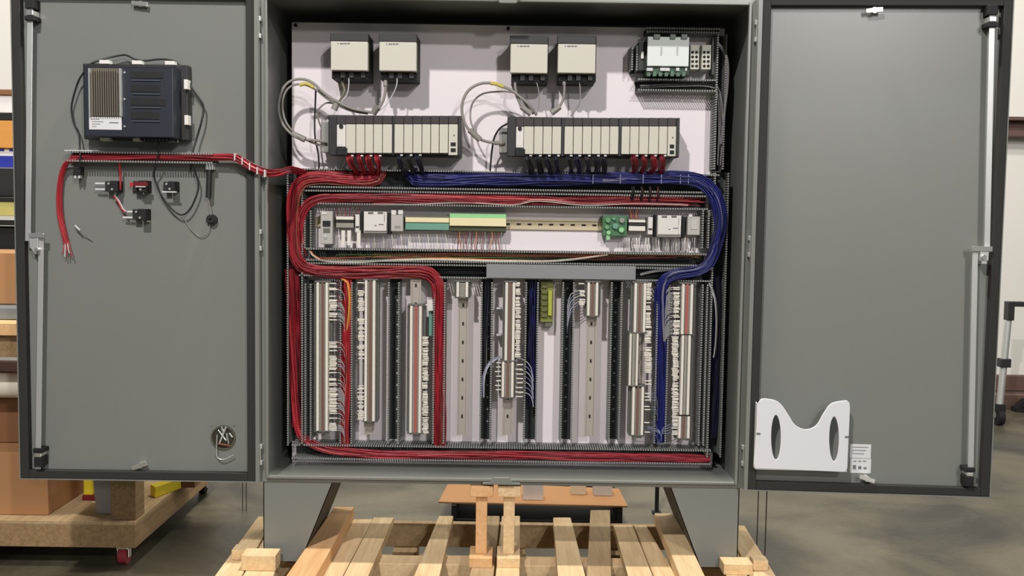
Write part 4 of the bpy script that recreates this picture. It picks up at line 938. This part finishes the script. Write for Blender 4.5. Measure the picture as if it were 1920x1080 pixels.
for x_, y_, wm in ((cxr-.06,y0+.05,redm),(cxl+.06,y0+.05,redm),(cxr-.06,y1-.04,dblack),(cxl+.06,y1-.04,dblack)):
    wz = .031
    ca = MB().box((x_-.028,y_-.028,cz0-.006),(x_+.028,y_+.028,cz0),steel).build('caster', cart)
    MB().prism([(x_-.022,wz-.004),(x_-.018,wz-.004),(x_-.018,cz0-.008),(x_-.022,cz0-.006)],y_-.014,y_+.014,chrome).prism([(x_+.018,wz-.004),(x_+.022,wz-.004),(x_+.022,cz0-.006),(x_+.018,cz0-.008)],y_-.014,y_+.014,chrome).box((x_-.022,y_-.022,cz0-.016),(x_+.022,y_+.022,cz0-.006),chrome).build('fork', ca, .002)
    MB().cyl((x_-.015,y_,wz),(x_+.015,y_,wz),wz-.001,wm,24).build('wheel', ca, .003)
DK = cz1+.0145
def bx(name, x0, x1, ya, yb, z0, z1, mm, label, cat='box', bevel=.003, flaps=False):
    w_ = x1-x0
    t = thing(name, label, cat, ((x0+x1)/2,(ya+yb)/2,z0))
    MB().box((x0,ya,z0),(x1,yb,z1),mm).build('carton' if 'box' in name or 'carton' in name else 'body', t, bevel)
    if flaps: MB().box(((x0+x1)/2-.025,ya-.0012,z1-.08),((x0+x1)/2+.025,ya,z1+.0012),mat('packing_tape',(176,140,92),.4)).box(((x0+x1)/2-.025,ya,z1),((x0+x1)/2+.025,yb,z1+.0012),mat('packing_tape',(176,140,92),.4)).build('tape', t)
    return t
yb_ = atz(60,966,DK).y; xA = at(90,940,yb_).x
bx('cardboard_box',-2.25,xA,yb_,yb_+.4,DK,DK+.235,card,'plain cardboard box on the lower shelf of the wooden cart',flaps=True)
bx('cardboard_box',-2.25,xA-.06,.66,1.05,DK+.237,DK+.45,card_d,'dark brown cardboard box stacked on the plain box of the cart',flaps=True)
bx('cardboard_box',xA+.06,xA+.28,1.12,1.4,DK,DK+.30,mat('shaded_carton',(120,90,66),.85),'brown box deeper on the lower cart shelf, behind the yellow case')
yc_ = atz(165,938,DK).y; xB = at(165,920,yc_).x
t = thing('yellow_case', 'narrow yellow case standing on the lower shelf of the wooden cart', 'case', (xB,yc_+.05,DK)); MB().box((xB-.018,yc_,DK+.02),(xB+.018,yc_+.10,DK+.16),yellow).build('case_body', t, .004); MB().box((xB-.022,yc_-.005,DK),(xB+.04,yc_+.11,DK+.02),red2).build('base', t, .002)
yd_ = atz(196,964,DK).y; xC = at(198,930,yd_).x
t = thing('white_bin', 'translucent grey-white plastic bin on the cart beside its corner post', 'bin', (xC,yd_+.05,DK)); MB().prism([(xC-.038,DK),(xC+.030,DK),(xC+.045,DK+.17),(xC-.05,DK+.17)],yd_,yd_+.10,mat('frosted_plastic',(150,146,140),.4)).build('tub', t, .004); MB().box((xC-.054,yd_-.004,DK+.168),(xC+.049,yd_+.104,DK+.176),lightgrey).build('lid', t, .002)
a = atz(291,934,DK); c = atz(340,916,DK)
t = thing('yellow_tool', 'long yellow tool lying at the back right of the lower cart shelf', 'tool', ((a.x+c.x)/2,(a.y+c.y)/2,DK))
MB().hexa([(a.x,a.y,DK),(c.x,c.y,DK),(c.x,c.y,DK+.045),(a.x,a.y,DK+.045),(a.x-.03,a.y+.03,DK),(c.x-.03,c.y+.03,DK),(c.x-.03,c.y+.03,DK+.045),(a.x-.03,a.y+.03,DK+.045)],yellow).build('blade_case', t, .003); MB().tube([(c.x-.014,c.y+.015,DK+.022),(c.x+.03,c.y+.06,DK+.024)],.014,dblack,10).build('grip', t)
a = atz(372,915,DK); bx('cardboard_box',a.x-.09,a.x-.015,a.y,a.y+.12,DK,DK+.05,card_d,'small flat brown box behind the yellow tool on the cart')
t = thing('cream_tube', 'fat cream plastic tube laid across under the bench top of the cart', 'tube', (-2.0,.60,.5))
zc_ = at(15,727,.55).z; 
MB().cyl((-2.6,.60,zc_),(-1.42,.60,zc_),.046,cream_roll,24).build('tube_body', t); MB().disc_ring((-1.42,.60,zc_),(1,0,0),.036,.047,lightgrey,.01).build('end_ring', t)
# supports that carry the tube
MB().box((-1.50,.605,DK),(-1.46,.625,zc_-.047),ply).box((-2.5,.605,DK),(-2.46,.625,zc_-.047),ply).build('support', t)
# on the bench top
bx('grey_tray',-2.3,-1.50,.50,.80,.902,.945,mat('blue_grey_metal',(130,140,146),.4,.3),'blue-grey flat tray on the bench top of the cart','tray')
bx('cardboard_box',-2.3,-1.60,.62,.95,.947,1.14,card,'open cardboard box on the bench top, showing over the grey tray',flaps=True)
# shelving behind: black frame with boxes
sh = thing('shelf_unit', 'black metal shelf unit with stacked boxes behind the left door', 'shelf', (-2.5,2.0,0))
Ys = 1.75; xe = at(28,400,Ys).x+.25
sz = lambda py: at(15,py,Ys).z
for x_ in (xe-.04, xe-1.4):
    for y_ in (Ys, Ys+.5): MB().box((x_,y_,0),(x_+.04,y_+.04,sz(372)+.02 if x_>xe-1 else 1.6),dblack).build('post', sh)
for zz in (sz(470), sz(415), sz(370)): MB().box((xe-1.4,Ys-.005,zz-.02),(xe,Ys+.54,zz),dblack).build('shelf_board', sh, .001)
MB().box((xe-1.36,Ys+.02,sz(470)+.001),(xe-.04,Ys+.4,sz(415)-.03),dblack).build('back_bin', sh, .002)
bx('storage_bin',xe-1.1,xe-.05,Ys+.0,Ys+.4,sz(405),sz(370)-.022,yellowgreen,'pale olive storage bin on the black shelf unit','bin')
bx('black_case',xe-1.1,xe-.05,Ys+.02,Ys+.4,sz(368),sz(316),black,'black case on top of the shelf unit, under the blue and white carton','case')
zb0 = sz(316)+.001
t = bx('printed_carton',xe-1.1,xe-.05,Ys+.02,Ys+.4,zb0,sz(278),paper,'blue and white printed carton on the black case','box')
MB().box((xe-1.1,Ys+.018,zb0+.004),(xe-.05,Ys+.02,sz(292)),bluebox).build('blue_band', t)
m = MB()
for k in range(16): m.box((xe-1.05+k*.055,Ys+.017,sz(283)),(xe-1.02+k*.055,Ys+.02,sz(279)),bluebox)
m.build('printed_mark', t)
bx('cardboard_box',xe-1.1,xe-.05,Ys+.0,Ys+.4,sz(278)+.001,sz(226),mat('orange_carton',(202,142,70),.8),'orange-brown box on the blue and white carton',flaps=True)
bx('black_case',xe-1.1,xe-.05,Ys+.0,Ys+.4,sz(226)+.001,sz(212),dblack,'thin black case between the orange box and the white package','case')
bx('white_package',xe-1.1,xe-.05,Ys+.0,Ys+.4,sz(212)+.001,sz(179),paper,'white package near the top of the stack on the shelf unit','package')
bx('brown_board',xe-1.1,xe-.05,Ys-.01,Ys+.42,sz(179)+.001,sz(168),card_d,'brown board lying on top of the white package','board')
for (pa, pb_, lb) in (((1419,1020),(1434,1040),'pair of thin dark uprights behind the right door, beside the pallet'),((455,958),(462,958),'pair of thin dark uprights behind the left door, beside the cart')):
    a = atz(*pa,0); c = atz(*pb_,0); t = thing('wire_stand', lb, 'stand', ((a.x+c.x)/2,(a.y+c.y)/2,0), 0, 'thin uprights behind the doors')
    for q in (a,c): MB().cyl((q.x,q.y,0),(q.x,q.y,1.5),.0022,mat('thin_dark_rod',(84,78,64),.6),6).build('upright', t)
    MB().cyl((a.x,a.y,1.5),(c.x,c.y,1.5),.0022,mat('thin_dark_rod',(84,78,64),.6),6).build('cross_bar', t)
# ------------------------------------------------------------------ right background stand
c = atz(1872,797,0); sx, sy = c.x, c.y
st = thing('equipment_stand', 'silver pole stand with black handle and caster near the right wall', 'stand', (sx,sy,0))
zz = lambda py: at(1875,py,sy).z
MB().cyl((sx,sy,zz(770)),(sx+.03,sy,zz(600)),.022,steel,16).build('pole', st)
MB().box((sx-.018,sy-.03,zz(688)),(sx+.05,sy+.03,zz(672)),black).build('collar', st, .004)
MB().box((sx+.012,sy-.03,zz(600)),(sx+.055,sy+.03,zz(565)),black).box((sx+.055,sy-.03,zz(574)),(sx+.125,sy+.03,zz(565)),black).build('handle', st, .004)
MB().box((sx-.03,sy-.03,zz(772)),(sx+.03,sy+.03,zz(757)),dblack).build('socket', st, .003)
MB().cyl((sx-.02,sy,.055),(sx+.02,sy,.055),.054,dblack,24).build('wheel', st, .004)
MB().box((sx-.03,sy-.012,.05),(sx-.023,sy+.012,zz(772)),chrome).box((sx+.023,sy-.012,.05),(sx+.03,sy+.012,zz(772)),chrome).build('fork', st)
c = atz(1910,772,0); t = thing('floor_clutter', 'small dark bracket on the floor at the foot of the right wall', 'bracket', (c.x,c.y,0))
MB().box((c.x-.03,c.y-.03,0),(c.x+.08,c.y+.05,.03),dblack).hexa([(c.x-.03,c.y-.03,.03),(c.x+.0,c.y-.03,.03),(c.x+.06,c.y-.03,.09),(c.x+.03,c.y-.03,.09),(c.x-.03,c.y+.03,.03),(c.x,c.y+.03,.03),(c.x+.06,c.y+.03,.09),(c.x+.03,c.y+.03,.09)],dblack).build('bracket_body', t)

# repeats carry a shared group phrase
GR = {'wire_duct':'slotted wire ducts on panel and door','terminal_strip':'terminal strips in the cabinet','mounting_rail':'rails behind the terminal strips','power_supply':'power supplies along the top of the panel','module_rack':'controller racks','circuit_breaker':'circuit breakers in the relay row','contact_block':'switch contact blocks on the left door','wood_block':'loose wood blocks at the cabinet feet','wooden_prop':'wooden props under the cabinet','small_box':'small boxes on the cardboard sheet','grey_cable':'cables between supplies and racks','power_cable':'black cords on the left door','distribution_block':'beige eight-hole blocks','fuse_holder':'fuse holders in the relay row','fuse_block':'fuse blocks in the relay row','cardboard_box':'cardboard boxes at the left','paper_label':'labels beside the document pocket','black_case':'black cases on the shelf unit','wire_bundle':'wire bundles in the ducts'}
for o in bpy.data.objects:
    if o.parent is None and o.get('category') and not o.get('group'):
        g_ = GR.get(o.name.split('.')[0])
        if g_: o['group'] = g_
